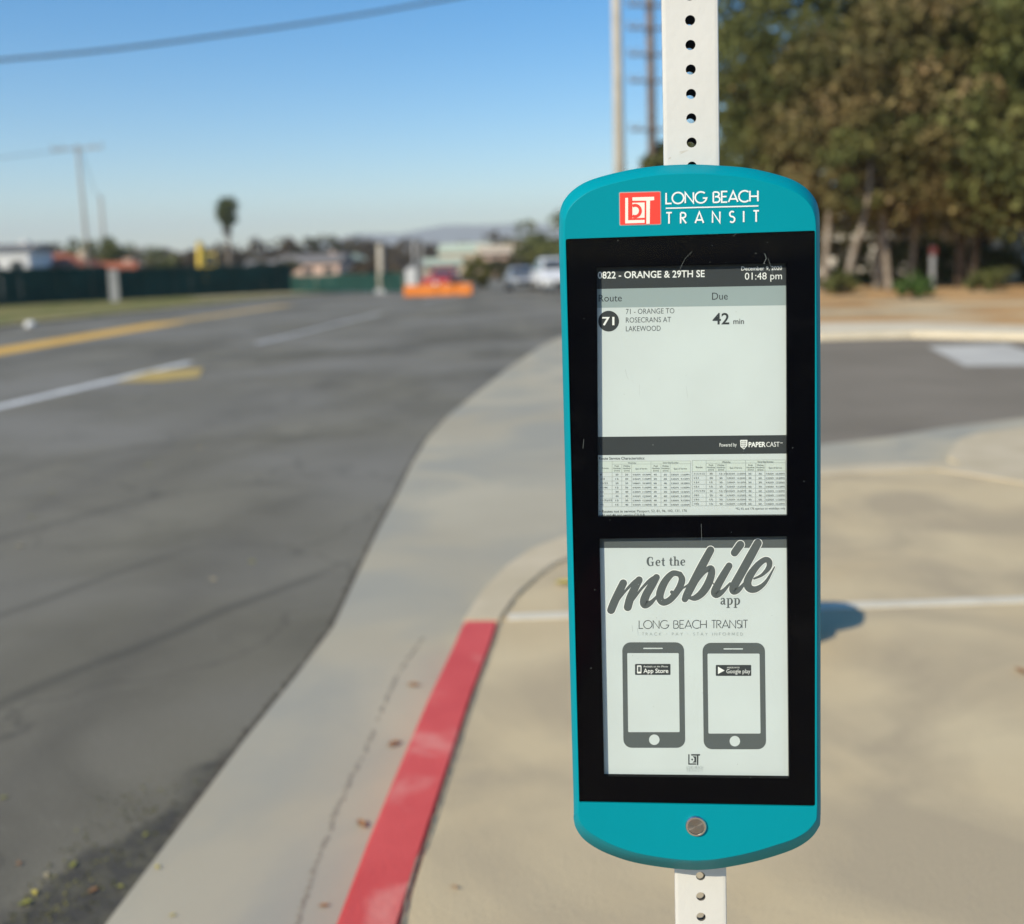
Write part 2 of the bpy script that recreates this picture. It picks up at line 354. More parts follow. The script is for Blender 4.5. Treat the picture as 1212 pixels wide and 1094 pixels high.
# road surface: Orange-side carriageway and the side street in one sheet
lx = lambda Y, x0: x0 + .055 * Y
road = [(-1.6 - 24, -30), (6, -30), (6, 3), (60, 3), (60, 22.5), (12, 22.0)]
road_pts = [(-22.2, -30), (8.6, -30), (70, -14), (70, 16), (30, 18.6), (9.5, 19.4), (4.6, 22.5), (3.2, 30), (3.6, 62), (6.5, 130), (-7, 130), (-12.5, 76), (-15.5, 62), (-18.3, 38.0), (-20.3, 8)]
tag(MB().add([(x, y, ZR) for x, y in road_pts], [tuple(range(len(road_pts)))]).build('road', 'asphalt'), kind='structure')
ss = [V_ for V_ in [(1.2, 21.0), (4.6, 22.4), (9.5, 19.3), (30, 18.5), (70, 15.9), (70, -13.8), (16, 2.0), (7.6, 6.5), (3.5, 8.6), (2.2, 8.9)]]
tag(MB().add([(x, y, ZR + .004) for x, y in ss], [tuple(range(len(ss)))]).build('side_street', 'sideasphalt'), kind='structure')
# gutter pan and spandrel (concrete) alongside the curb, a lip above the asphalt
def V2(p): return (p.x, p.y)
near_edge = [(-1.35, -3.0)] + [V2(p) for p in edge]
sp = near_edge + [V2(G(700, 392, ZR)), V2(G(760, 400, ZR)), V2(G(860, 440, ZR)), V2(G(965, 529, ZR)), V2(G(1040, 521, ZR)), V2(G(1120, 508, ZR)), V2(G(1212, 497, ZR)), V2(G(1400, 480, ZR)),
      V2(G(1420, 600, ZR)), V2(G(1212, 585, ZR)), V2(G(1110, 590, ZR)), V2(G(900, 600, ZR)), V2(G(700, 650, ZR)), V2(G(600, 740, ZR)), (-.2, 3.0), (-.45, -3.0)]
tag(MB().prism(sp, -.28, ZG).build('gutter', 'gutter'), kind='structure')
# curb: red painted length, then the bare curb return round the corner
cl = [(-.62, -3.0), (-.46, .6)] + [V2(G(x, y)) for x, y in [(396, 1094), (436, 990), (474, 900), (508, 822), (535, 766), (549, 734)]]
cr_ = [(-.46, -3.0), (-.30, .6)] + [V2(G(x, y)) for x, y in [(474, 1094), (506, 990), (535, 900), (560, 822), (581, 766), (591, 734)]]
tag(MB().prism(cl[:] + cr_[::-1], -.27, ZW).build('red_curb', 'red'), kind='structure')
bevel(bpy.data.objects['red_curb'], .012, 2, 60)
c2l = [V2(G(x, y)) for x, y in [(549, 733), (572, 698), (598, 671), (628, 650), (664, 636), (760, 610), (880, 570)]]
c2r = [V2(G(x, y)) for x, y in [(591, 733), (610, 706), (632, 686), (664, 664), (770, 628), (885, 583)]]
tag(MB().prism(c2l + c2r[::-1], -.27, ZW + .002).build('curb_return', 'curb'), kind='structure')
c3 = [V2(G(x, y)) for x, y in [(880, 568), (968, 555), (1030, 550), (1108, 547), (1150, 553), (1212, 562), (1420, 590)]]
c3b = [V2(G(x, y)) for x, y in [(882, 583), (968, 563), (1030, 559), (1108, 556), (1150, 562), (1212, 572), (1420, 604)]]
tag(MB().prism(c3 + c3b[::-1], -.27, ZW + .004).build('corner_curb', 'curb'), kind='structure')
c4 = [V2(G(x, y)) for x, y in [(1122, 533), (1135, 514), (1160, 506), (1212, 500), (1420, 480), (1420, 588), (1212, 560), (1150, 551)]]
tag(MB().prism(c4, -.27, -.04).build('corner_landing', 'curb'), kind='structure')
# sidewalk: near slab, and the slab beyond the white joint
jl = [V2(G(593, 734)), V2(G(1400, 705))]
near = [(-.458, -3.0), (-.298, .6)] + [(x + .004, y) for x, y in cr_[2:]] + [jl[1], (6.0, 2.0), (6.0, -3.0)]
tag(MB().prism(near, -.29, ZW - .003).build('sidewalk', 'walk'), kind='structure')
far = [(x + .004, y) for x, y in c2r] + [(p[0], p[1]) for p in c3b[1:]] + [(9.5, 5.5), V2(G(1400, 703)), V2(G(594, 732))]
tag(MB().prism(far, -.29, ZW - .004).build('sidewalk', 'walk'), kind='structure')
wl = [G(601, 734), G(1400, 707), G(1400, 700), G(601, 727)]
tag(MB().prism([V2(p) for p in wl], -.02, .003).build('sidewalk_joint', 'grout'), kind='structure')
# narrow dark joint behind the curb
def strip_pts(ctr, wd):
    P = [Vector((p[0], p[1], 0)) for p in ctr]; a = []; b_ = []
    for i, p in enumerate(P):
        d = (P[min(i + 1, len(P) - 1)] - P[max(i - 1, 0)]).normalized(); nn = Vector((-d.y, d.x, 0)) * wd / 2
        a.append(V2(p + nn)); b_.append(V2(p - nn))
    return a + b_[::-1]
def rough_joint(name, ctr, wd, z, m_, gap=.12, jit=.4):
    P = [Vector((p[0], p[1], 0)) for p in dense([(q[0], q[1], 0) for q in ctr], 26)]; vs_ = []; fs_ = []; W2 = 0; run = False
    for i, p in enumerate(P):
        d = (P[min(i + 1, len(P) - 1)] - P[max(i - 1, 0)]).normalized(); nn = Vector((-d.y, d.x, 0)); W2 = wd * random.uniform(.5, 1.2) / 2; p = p + nn * random.uniform(-jit, jit) * wd
        vs_ += [(p + nn * W2)[:2] + (z,), (p - nn * W2)[:2] + (z,)]
        if i and random.random() > gap: fs_.append((2 * i - 2, 2 * i, 2 * i + 1, 2 * i - 1))
    return tag(MB().add(vs_, fs_).build(name, m_), kind='structure')
def sheet(name, ctr, wd, z, m_, kind='structure'):
    pts = strip_pts(ctr, wd); n = len(ctr)
    o = MB().add([(p[0], p[1], z) for p in pts], [(i, i + 1, 2 * n - 2 - i, 2 * n - 1 - i) for i in range(n - 1)]).build(name, m_)
    return tag(o, kind=kind)
rough_joint('curb_joint', [(x + .004, y) for x, y in cr_[1:]], .007, .003, 'crack', .0, .15)
rough_joint('curb_joint', [(x + .004, y) for x, y in c2r], .008, .007, 'crack', .03)
rough_joint('gutter_crack', [G(x, y, ZG) for x, y in [(345, 1110), (372, 1030), (402, 950), (440, 870), (470, 800), (500, 755)]], .012, ZG + .002, 'streak', .25, .5)
rough_joint('gutter_lip_strip', [G(x + 1, y, ZR) + Vector((-.018, 0, 0)) for x, y in edge_px[1:11]], .045, ZR + .004, 'lipdark', .02, .25)  # ragged dark strip along the asphalt edge of the gutter
# far kerb and verge across the side street
fk = [V2(G(x, y, ZR)) for x, y in [(700, 396), (860, 402), (972, 403), (1080, 400), (1212, 403), (1500, 415)]]
fkb = [V2(G(x, y, -.03)) for x, y in [(700, 378), (860, 381), (972, 382), (1080, 381), (1212, 386), (1500, 396)]]
tag(MB().prism(fk + fkb[::-1], -.27, -.03).build('far_curb', 'palecurb'), kind='structure')
vd = [(x, y - .03) for x, y in fkb] + [(90, 20), (90, 70), (7, 75), (4.2, 40), (3.8, 28)]
tag(MB().prism(vd, -.29, -.045).build('dirt_verge', 'dirt'), kind='structure')
sheet('sidewalk_beyond', [V2(G(x, y, -.03)) for x, y in [(940, 371), (1050, 368), (1130, 364)]], 2.6, -.040, 'walk')
# grass and path on the far side of the road
gl = [(-20.35, 8), (-18.35, 38), (-15.55, 62), (-12.55, 76), (-9, 112), (-20, 112), (-24, 74), (-34, 62), (-60, 45), (-60, 8)]
tag(MB().prism(gl, -.29, -.08).build('far_verge', 'grass'), kind='structure')
sheet('far_kerb', [(-20.3, 8), (-18.3, 38), (-15.5, 62), (-12.5, 76)], .25, -.076, 'palecurb')
sheet('far_footpath', [V2(G(230, 353, -.08)), V2(G(290, 350, -.08)), V2(G(420, 343, -.08))], 2.5, -.07, 'tanwall')
# markings
def line(name, a, c, wd, m_, z=ZR + .004):
    return sheet(name, [V2(G(*a, ZR)), V2(G(*c, ZR))], wd, z, m_)
line('lane_line', (-40, 491), (225, 429), .23, 'white_line')
line('lane_line', (303, 407), (450, 371), .16, 'faded_line')
line('lane_line', (500, 358), (560, 347), .16, 'faded_line')
line('centre_line', (-60, 426), (200, 382), 1.25, 'yellow_line'); line('centre_line', (200, 382), (340, 361), .9, 'yellow_faded')
tag(MB().add([tuple(G(x, y, ZR)) [:2] + (ZR + .008,) for x, y in [(136, 453), (178, 440), (240, 436), (236, 447), (190, 452)]], [(0, 1, 2, 3, 4)]).build('yellow_marking', 'yellow_worn'), kind='structure')
tag(MB().add([tuple(G(x, y, ZR)) [:2] + (ZR + .010,) for x, y in [(1098, 411), (1190, 408), (1240, 424), (1250, 433), (1142, 434)]], [(0, 1, 2, 3, 4)]).build('pavement_patch', 'patch'), kind='structure')
# distant ridge
hp = []
for i in range(60):
    x = -7000 + i * 230; t = (x + 260) / 1000
    h = 120 * math.exp(-(t * .9) ** 2) + 84 + 22 * math.sin(i * 1.3) * .5 + 9 * math.sin(i * 3.1)
    if x < -900: h = max(46, h - 40)
    hp.append((x, 5200 + 250 * math.sin(i * .5), h))
hm = MB()
vsx = []; fsx = []
for i, (x, y, h) in enumerate(hp): vsx += [(x, y - 500, -1), (x, y - 180, h * .5), (x, y, h), (x, y + 500, -1)]
for i in range(len(hp) - 1):
    for k in range(3): fsx.append((i * 4 + k, i * 4 + k + 1, i * 4 + 5 + k, i * 4 + 4 + k))
hm.add(vsx, fsx); tag(hm.build('hills', 'mountain', smooth=True), kind='structure')

# ================================================================== SIGN PLANE
PS = R(7); UX = Vector((math.cos(PS), -math.sin(PS), 0)); NN = Vector((-math.sin(PS), -math.cos(PS), 0))
P0 = CAM + ray(819, 600) * 1.12
BZ = .432                                        # base of the housing lies this far below the plane origin
def S(x, y, dep=0.0):                            # photo pixel -> metres on the sign plane (u, v), dep behind its face
    q0 = P0 - NN * dep; d = ray(x, y); t = (q0 - CAM).dot(NN) / d.dot(NN); q = CAM + d * t - q0
    return (q.dot(UX), q.z + BZ)
sign = empty('bus_stop_sign', P0 - Vector((0, 0, BZ)), -PS)
tag(sign, 'teal bus arrival sign with black glass front and two screens on the white post', 'sign')

def flat(name, loops, dep, m_, parent, faces=None):
    """flat print at depth dep; loops = list of (u, v) polygons, each a separate island"""
    b_ = MB()
    for k, lp in enumerate(loops):
        b_.add([(u, dep, v) for u, v in lp], [tuple(range(len(lp)))])
    me = bpy.data.meshes.new(name); me.from_pydata(b_.v, [], b_.f)
    bm = bmesh.new(); bm.from_mesh(me)
    for f in bm.faces:
        f.normal_update()
        if f.normal.y > 0: f.normal_flip()
    big = [f for f in bm.faces if len(f.verts) > 4]
    if big: bmesh.ops.triangulate(bm, faces=big)
    bm.to_mesh(me); bm.free(); me.materials.append(M[m_])
    o = bpy.data.objects.new(name, me); col.objects.link(o); o.parent = parent; return o
class Ink:
    """collects polygons in photo pixels on the sign and links them as one print"""
    def __init__(s, dep): s.dep = dep; s.v = []; s.f = []; s.k = 0
    def poly(s, pts, px=True):
        k = len(s.v); dd = s.dep - s.k * 4e-6; s.k += 1
        for p in pts:
            u, v = S(*p, s.dep) if px else p
            s.v.append((u, dd, v))
        s.f.append(tuple(range(k, k + len(pts)))); return s
    def rect(s, x0, y0, x1, y1, sl=0.0):         # sl: vertical drift per px across
        return s.poly([(x0, y0), (x1, y0 + sl * (x1 - x0)), (x1, y1 + sl * (x1 - x0)), (x0, y1)])
    def rrect(s, x0, y0, x1, y1, r, sl=0.0, sh=0.0):
        pts = []
        for cx, cy, a0 in ((x1 - r, y1 - r, 0), (x0 + r, y1 - r, 90), (x0 + r, y0 + r, 180), (x1 - r, y0 + r, 270)):
            for j in range(7):
                a = R(a0 + j * 15); X = cx + r * math.cos(a); Y = cy + r * math.sin(a)
                pts.append((X + sh * (Y - y0), Y + sl * (X - x0)))
        return s.poly(pts)
    def disc(s, x, y, r, n=28): return s.poly([(x + r * math.cos(2 * math.pi * j / n), y + r * math.sin(2 * math.pi * j / n)) for j in range(n)])
    def stroke(s, pts, wd, caps=True):           # pts px, wd number or list: mitred ribbon
        n = len(pts); W = wd if isinstance(wd, (list, tuple)) else [wd] * n
        a = []; b_ = []
        for i in range(n):
            p = Vector(pts[i][:2]); d0 = (p - Vector(pts[i - 1][:2])).normalized() if i else None
            d1 = (Vector(pts[i + 1][:2]) - p).normalized() if i < n - 1 else None
            if d0 is None: d0 = d1
            if d1 is None: d1 = d0
            d = d0 + d1
            d = d.normalized() if d.length > .3 else d1
            nn = Vector((-d.y, d.x)); c = max(.45, nn.dot(Vector((-d0.y, d0.x)))); o_ = nn * W[i] / 2 / c
            a.append(p + o_); b_.append(p - o_)
        k = len(s.v); dd = s.dep - s.k * 4e-6; s.k += 1
        for p in a + b_:
            u, v = S(p.x, p.y, s.dep); s.v.append((u, dd, v))
        for i in range(n - 1): s.f.append((k + i, k + i + 1, k + n + i + 1, k + n + i))
        if caps:
            for i in (0, n - 1):
                if W[i] > 1.2: s.disc(pts[i][0], pts[i][1], W[i] / 2, 14)
        return s
    def text(s, t, ax, ay, bx, by, cap, bold=0.0, lower=False):
        me, x0, x1, ch = glyphs(t, bold)
        sx = 1 / (x1 - x0); k = len(s.v); dd = s.dep - s.k * 4e-6; s.k += 1
        sc = cap / ch
        for (x, y) in me[0]:
            q = (x - x0) * sx; X = ax + (bx - ax) * q; Y = ay + (by - ay) * q - y * sc
            u, v = S(X, Y, s.dep); s.v.append((u, dd, v))
        s.f += [tuple(i + k for i in f) for f in me[1]]; return s
    def build(s, name, m_, parent, label=None):
        me = bpy.data.meshes.new(name); me.from_pydata(s.v, [], s.f)
        bm = bmesh.new(); bm.from_mesh(me)
        for f in bm.faces:
            f.normal_update()
            if f.normal.y > 0: f.normal_flip()
        big = [f for f in bm.faces if len(f.verts) > 4]
        if big: bmesh.ops.triangulate(bm, faces=big)
        bm.to_mesh(me); bm.free(); me.materials.append(M[m_])
        o = bpy.data.objects.new(name, me); col.objects.link(o); o.parent = parent
        if label: o['label'] = label
        return o
_gc = {}
def _mesh_of(t, bold):
    c = bpy.data.curves.new('t', 'FONT'); c.body = t; c.resolution_u = 3; c.offset = bold; c.fill_mode = 'FRONT'
    o = bpy.data.objects.new('t', c); me = bpy.data.meshes.new_from_object(o)
    vs_ = [(v.co.x, v.co.y) for v in me.vertices]; fs_ = [tuple(p.vertices) for p in me.polygons]
    bpy.data.objects.remove(o); bpy.data.curves.remove(c); bpy.data.meshes.remove(me); return vs_, fs_
CAPH = max(y for x, y in _mesh_of('H', 0)[0])
def glyphs(t, bold):
    if (t, bold) not in _gc:
        m_ = _mesh_of(t, bold); xs = [x for x, y in m_[0]]
        _gc[(t, bold)] = (m_, min(xs), max(xs), CAPH)
    return _gc[(t, bold)]

# geometric capitals drawn with a pen: each glyph = list of strokes on a cap height of 1
def arc(cx, cy, rx, ry, a0, a1, n=14): return [(cx + rx * math.cos(R(a0 + (a1 - a0) * i / n)), cy + ry * math.sin(R(a0 + (a1 - a0) * i / n))) for i in range(n + 1)]
DECO = {
 'L': ([[(0, 1), (0, 0), (.50, 0)]], .56), 'O': ([arc(.52, .5, .52, .52, 90, 450, 26)], 1.18),
 'N': ([[(0, 0), (0, 1), (.74, 0), (.74, 1)]], .90), 'G': ([arc(.52, .5, .52, .52, 48, 352, 22) + [(.70, .43)]], 1.20),
 'B': ([[(0, 0), (0, .96)], [(.02, .97)] + arc(.28, .75, .24, .22, 90, -90, 9) + [(.14, .53)], [(.20, .53)] + arc(.32, .265, .27, .265, 85, -90, 9) + [(0, 0)]], .76),
 'E': ([[(.5, 1), (0, 1), (0, 0), (.5, 0)], [(0, .52), (.44, .52)]], .62), 'A': ([[(0, 0), (.42, 1), (.84, 0)], [(.17, .28), (.67, .28)]], .94),
 'C': ([arc(.52, .5, .52, .52, 48, 312, 20)], 1.00), 'H': ([[(0, 0), (0, 1)], [(.72, 0), (.72, 1)], [(0, .48), (.72, .48)]], .92),
 'T': ([[(0, 1), (.56, 1)], [(.28, 1), (.28, 0)]], .64), 'R': ([[(0, 0), (0, .96)], [(.0, .98)] + arc(.26, .74, .25, .23, 90, -80, 9) + [(.16, .5), (.56, 0)]], .66),
 'S': ([arc(.26, .75, .23, .24, 40, 250, 10) + arc(.26, .26, .26, .26, 80, -140, 10)], .62), 'I': ([[(0, 0), (0, 1)]], .16),
 'K': ([[(0, 0), (0, 1)], [(.55, 1), (0, .45), (.58, 0)]], .7), 'P': ([[(0, 0), (0, 1)] + arc(.26, .75, .25, .25, 90, -90, 9) + [(0, .5)]], .6),
 'Y': ([[(0, 1), (.33, .5), (.66, 1)], [(.33, .5), (.33, 0)]], .7), 'F': ([[(.48, 1), (0, 1), (0, 0)], [(0, .52), (.4, .52)]], .55),
 'M': ([[(0, 0), (.1, 1), (.46, .2), (.82, 1), (.92, 0)]], 1.05), 'D': ([[(0, 0), (0, 1)] + arc(.2, .5, .48, .5, 90, -90, 12) + [(0, 0)]], .8),
 '.': ([[(.12, .46), (.12, .62)]], .3), ' ': ([], .45)}
def deco(ink, t, ax, ay, bx, by, cap, wd, sp=0.0):
    tot = 0; pos = []
    for i, ch in enumerate(t):
        pos.append(tot); tot += DECO[ch][1] + sp
    last = DECO[t[-1]]; tot = pos[-1] + max([x for st in last[0] for x, y in st] + [0])
    for ch, p in zip(t, pos):
        for st in DECO[ch][0]:
            pts = []
            for x, y in st:
                q = (p + x) / tot; pts.append((ax + (bx - ax) * q, ay + (by - ay) * q - y * cap))
            w_ = wd * (2.2 if ch == '.' else 1)
            ink.stroke(pts, w_, caps=False)
# ---- housing
outer_px = [(662, 300), (662, 262), (663, 250), (668, 237), (680, 224), (700, 213), (737, 203), (775, 197), (817, 195), (855, 196.5), (890, 200), (930, 210), (950, 220), (962, 232), (968, 245), (970, 262),
            (970, 300), (971, 450), (971, 700), (971, 900), (971, 965), (968, 980), (955, 995), (930, 1008), (880, 1022), (824, 1029), (760, 1022), (720, 1010), (695, 996), (683, 982), (679, 968), (679, 950), (675, 800), (670, 600), (665, 400)]
oc = [S(x, y, .018) for x, y in outer_px]
def closed(pts, k=5):
    n = len(pts); out = []
    for i in range(n):
        a, b_, c, d = (Vector(pts[(i + j) % n]) for j in (-1, 0, 1, 2))
        for j in range(k):
            t = j / k; out.append(tuple(.5 * ((2 * b_) + (c - a) * t + (2 * a - 5 * b_ + 4 * c - d) * t * t + (3 * b_ - a - 3 * c + d) * t ** 3)))
    return out
ol = closed(oc, 5)
cu_, cv_ = 0.0, BZ - .03
def inset(p, e=0.0):
    u, v = p; v -= BZ
    top = .0105; bot = .021
    fv = (v - (-.03)) / (.40); k = max(-1, min(1, fv))
    nv = v - (top if v > 0 else -bot) * min(1, max(0, (abs(v + .03) - .25) / .13))
    return (u * (1 - .0062 / .138 - e / .138), nv * (1 - e / .4) + BZ)
fr = [inset(p) for p in ol]; fr2 = [inset(p, .0009) for p in ol]
rect = [S(669.5, 283), S(965, 273), S(965, 955), S(685.5, 950)]
def rr_pts(c4_, r=.002):
    out = []
    for i in range(4):
        p = Vector(c4_[i]); a = (Vector(c4_[i - 1]) - p).normalized(); b_ = (Vector(c4_[(i + 1) % 4]) - p).normalized()
        out += [tuple(p + a * r), tuple(p + (a + b_) * r * .3), tuple(p + b_ * r)]
    return out
rp = rr_pts(rect)
bm = bmesh.new()
v_f = [bm.verts.new((u, 0, v)) for u, v in fr2]; v_r = [bm.verts.new((u, 0, v)) for u, v in rp]
e_ = []
for L_ in (v_f, v_r):
    for i in range(len(L_)): e_.append(bm.edges.new((L_[i], L_[(i + 1) % len(L_)])))
bmesh.ops.triangle_fill(bm, edges=e_, use_beauty=True)
loops = [v_f]
for pts, y in ((fr, .0009), (ol, .0165), (ol, .0215), ([(u * .985, (v - BZ) * .995 + BZ) for u, v in ol], .0452)):
    loops.append([bm.verts.new((u, y, v)) for u, v in pts])
for a, b_ in zip(loops, loops[1:]):
    for i in range(len(a)):
        j = (i + 1) % len(a); f = bm.faces.new((a[i], a[j], b_[j], b_[i])); f.smooth = True
bm.faces.new(loops[-1])
pk = [bm.verts.new((u, .004, v)) for u, v in rp]
for i in range(len(pk)):
    j = (i + 1) % len(pk); bm.faces.new((v_r[j], v_r[i], pk[i], pk[j]))
bmesh.ops.recalc_face_normals(bm, faces=bm.faces)
me = bpy.data.meshes.new('housing'); bmesh.ops.triangulate(bm, faces=[f for f in bm.faces if len(f.verts) > 4]); bm.to_mesh(me); bm.free()
me.materials.append(M['teal']); housing = bpy.data.objects.new('housing', me); col.objects.link(housing); housing.parent = sign
# ---- black border with two openings
s2 = [S(709.5, 638.4), S(932, 635.5), S(934.3, 922.5), S(715, 920)]
s1 = [S(706.3, 316.8), S(931.3, 311.6), S(932, 611), S(708.0, 612.4)]
dB = .0020; dE = .0076
bm = bmesh.new(); e_ = []
def ringv(pts, y):
    L_ = [bm.verts.new((u, y, v)) for u, v in pts]
    for i in range(len(L_)): e_.append(bm.edges.new((L_[i], L_[(i + 1) % len(L_)])))
    return L_
ringv([(u * .9985, (v - BZ) * .9992 + BZ) for u, v in rect], dB); ho = [ringv(s1, dB), ringv(s2, dB)]
bmesh.ops.triangle_fill(bm, edges=e_, use_beauty=True)
for h in ho:
    bk = [bm.verts.new((v.co.x, dE + .0005, v.co.z)) for v in h]
    for i in range(4): bm.faces.new((h[i], h[(i + 1) % 4], bk[(i + 1) % 4], bk[i]))
bmesh.ops.recalc_face_normals(bm, faces=bm.faces)
me = bpy.data.meshes.new('glass_border'); bm.to_mesh(me); bm.free(); me.materials.append(M['black'])
border = bpy.data.objects.new('glass_border', me); col.objects.link(border); border.parent = sign
# ---- cover glass
b_ = MB(); q = [(u * .998, (v - BZ) * .999 + BZ) for u, v in rect]
b_.add([(u, .0010, v) for u, v in q], [(0, 3, 2, 1)]); cover = b_.build('cover_glass', 'glass', sign)
# ---- displays
def grow(c4_, e):
    cx = sum(p[0] for p in c4_) / 4; cy = sum(p[1] for p in c4_) / 4
    return [(cx + (p[0] - cx) * (1 + e), cy + (p[1] - cy) * (1 + e)) for p in c4_]
d1 = flat('display', [grow(s1, .03)], dE, 'eink', sign); d1['label'] = 'upper screen listing the next bus'
d2 = flat('display', [grow(s2, .03)], dE, 'eink', sign); d2['label'] = 'lower screen with a mobile app advert'
A_ = dE - .00005; B_ = dE - .00012; C_ = dE - .0002
# upper screen
i1 = Ink(A_); i1.poly([(700, 310), (936, 305), (936, 338), (700, 342.4)]); i1.build('header_bar', 'ink', d1)
i1 = Ink(A_); i1.poly([(700, 342.4), (936, 338), (936, 361.4), (700, 364.6)]); i1.build('column_bar', 'band', d1)
i1 = Ink(A_); i1.poly([(700, 517.3), (936, 515), (936, 537), (700, 539)]); i1.build('footer_bar', 'ink', d1)
t = Ink(B_)
t.text('0822 - ORANGE & 29TH SE', 707.6, 329.9, 834, 327.9, 7.9, .014); t.build('stop_name_lettering', 'white_print', d1); t = Ink(B_)
t.text('December 9, 2020', 877.4, 320.3, 925.6, 319.7, 4.6, .01); t.build('date_lettering', 'white_print', d1); t = Ink(B_)
t.text('01:48 pm', 881.6, 331.2, 925.6, 330.6, 8.2); t.build('clock_lettering', 'white_print', d1); t = Ink(B_)
t.text('Powered by', 851.6, 528.9, 871.8, 528.5, 4.2); t.build('powered_by_lettering', 'white_print', d1); t = Ink(B_)
t.text('PAPER', 886, 529.2, 906.2, 529, 5.6, .03); t.text('CAST', 907, 529, 922.6, 528.8, 5.6); t.text('TM', 923.4, 525.4, 926.2, 525.3, 1.6)
t.build('maker_lettering', 'white_print', d1)
sh = Ink(B_ - .00001)
for k in range(5):
    x = 877 + k * 1.55; y1_ = 530.5 - abs(k - 1.4) * .8
    sh.stroke([(x, 521.6), (x, y1_ if k else 528.5)], .75, caps=False)
for k in range(4): sh.stroke([(876.6, 522 + k * 2.2), (883.8, 522 + k * 2.2 + (0 if k < 3 else -.2))], .6, caps=False)
sh.stroke([(876.4, 521.3), (884.2, 521.2), (884, 527.6), (880.4, 531.6), (876.8, 528.6), (876.4, 521.3)], .8, caps=False)
sh.build('shield_emblem', 'white_print', d1)
t = Ink(B_)
t.text('Route', 708.6, 357.2, 736, 356.8, 8.2); t.build('heading_lettering', 'ink', d1); t = Ink(B_); t.text('Due', 842.8, 355, 861.4, 354.7, 8.4); t.build('heading_lettering', 'ink', d1); t = Ink(B_)
t.text('42', 843.4, 384, 863.2, 383.8, 12.9, .016); t.text('min', 868, 383.7, 880.6, 383.5, 6.4, .01)
t.build('minutes_lettering', 'ink', d1)
t = Ink(B_)
t.text('71 - ORANGE TO', 740.8, 372, 798.2, 371, 6.1); t.text('ROSECRANS AT', 740.8, 382.1, 794.2, 381.3, 6.1); t.text('LAKEWOOD', 740.8, 392.3, 782, 391.7, 6.1)
t.build('route_lettering', 'inkgrey', d1)
t = Ink(B_); t.disc(720.4, 380.3, 12.3, 40); rb = t.build('route_badge', 'ink', d1)
t = Ink(C_); t.text('71', 712.8, 385.0, 727.2, 384.8, 9.3, .02); t.build('badge_number', 'white_print', d1)
# timetable
fill = Ink(A_); gr = Ink(B_); tx = Ink(C_)
random.seed(3)
for (X0, X1, dy) in ((708.2, 817.2, 0), (819.2, 929.7, -1.2)):
    W_ = X1 - X0; cs = [0, .149, .254, .362, .571, .679, .779, 1.0]; ys = [546.2 + dy, 549.6 + dy, 559.4 + dy]; yb = [559.4 + dy + k * (40.6 / 8) for k in range(9)]
    fill.poly([(X0, ys[0]), (X1, ys[0] - .6), (X1, ys[2] - .6), (X0, ys[2])])
    for y in [ys[0]] + yb: gr.stroke([(X0, y), (X1, y - .6)], .30, caps=False)
    gr.stroke([(X0 + W_ * .149, ys[1]), (X1, ys[1] - .6)], .3, caps=False)
    for c in cs: gr.stroke([(X0 + W_ * c, ys[0] if c in (0, .149, .571, 1.0) else ys[1]), (X0 + W_ * c, yb[8])], .30, caps=False)
    tx.text('Weekday', X0 + W_ * .32, ys[1] - .7, X0 + W_ * .41, ys[1] - .7, 1.8); tx.text('Saturday/Sunday', X0 + W_ * .70, ys[1] - 1, X0 + W_ * .87, ys[1] - 1, 1.8)
    tx.text('Route', X0 + W_ * .04, ys[2] - 4.2, X0 + W_ * .11, ys[2] - 4.2, 1.9)
    for c0, c1 in ((.149, .254), (.254, .362), (.571, .679), (.679, .779)):
        for kk, s_ in enumerate((('Peak' if c0 in (.149, .571) else 'Midday'), 'Headway', '(min)')):
            m0 = (c0 + c1) / 2; hw = .012 * len(s_) / 2
            tx.text(s_, X0 + W_ * (m0 - hw), ys[1] + 3 + kk * 2.7, X0 + W_ * (m0 + hw), ys[1] + 2.9 + kk * 2.7, 1.7)
    for c0, c1 in ((.362, .571), (.779, 1.0)): tx.text('Span of Service', X0 + W_ * (c0 + .04), ys[2] - 3.6, X0 + W_ * (c1 - .04), ys[2] - 3.7, 1.8)
    rts = ('1', '2/3', '22/23', '45/46', '51', '61', '71/72/73', '91') if X0 < 800 else ('111/112', '121', '131', '151', '171/173', '181', '191', '192')
    for k in range(8):
        y = yb[k] + 3.5
        for c, s_ in ((.02, rts[k]), (.185, random.choice(('30', '20', '15', '40'))), (.29, random.choice(('30', '20', '40', '12-15'))), (.60, random.choice(('30', '40', '60'))), (.71, random.choice(('30', '40', '60')))):
            tx.text(s_, X0 + W_ * c, y, X0 + W_ * (c + .016 * len(s_)), y - .05, 1.9)
        for c in (.372, .787):
            tx.text(random.choice(('5:00AM', '5:30AM', '6:05AM', '4:45AM')), X0 + W_ * c, y, X0 + W_ * (c + .082), y - .05, 1.8)
            tx.text(random.choice(('10:30PM', '9:15PM', '12:20AM', '11:05PM')), X0 + W_ * (c + .108), y, X0 + W_ * (c + .20), y - .05, 1.8)
fill.build('timetable_header', 'tablefill', d1); gr.build('timetable_grid', 'inksoft', d1)
tx.build('timetable_lettering', 'inkgrey', d1)
t = Ink(B_)
t.text('Route Service Characteristics:', 709, 544.3, 763, 543.9, 3.0, .012); t.build('table_title_lettering', 'ink', d1); t = Ink(B_)
t.text('\u2022 Routes not in service:', 709.5, 607, 752.5, 606.6, 2.9, .012); t.text('Passport, 52, 81, 96, 102, 131, 176', 754, 606.6, 813, 606.0, 2.9)
t.text('\u2022 45 and 46 not serving CSULB', 709.5, 611.2, 763, 610.9, 2.7); t.build('notes_lettering', 'ink', d1); t = Ink(B_)
t.text('*92, 93, and 176 operate on weekdays only', 870.5, 603.6, 929.4, 603.0, 2.6)
t.build('notes_lettering', 'ink', d1)
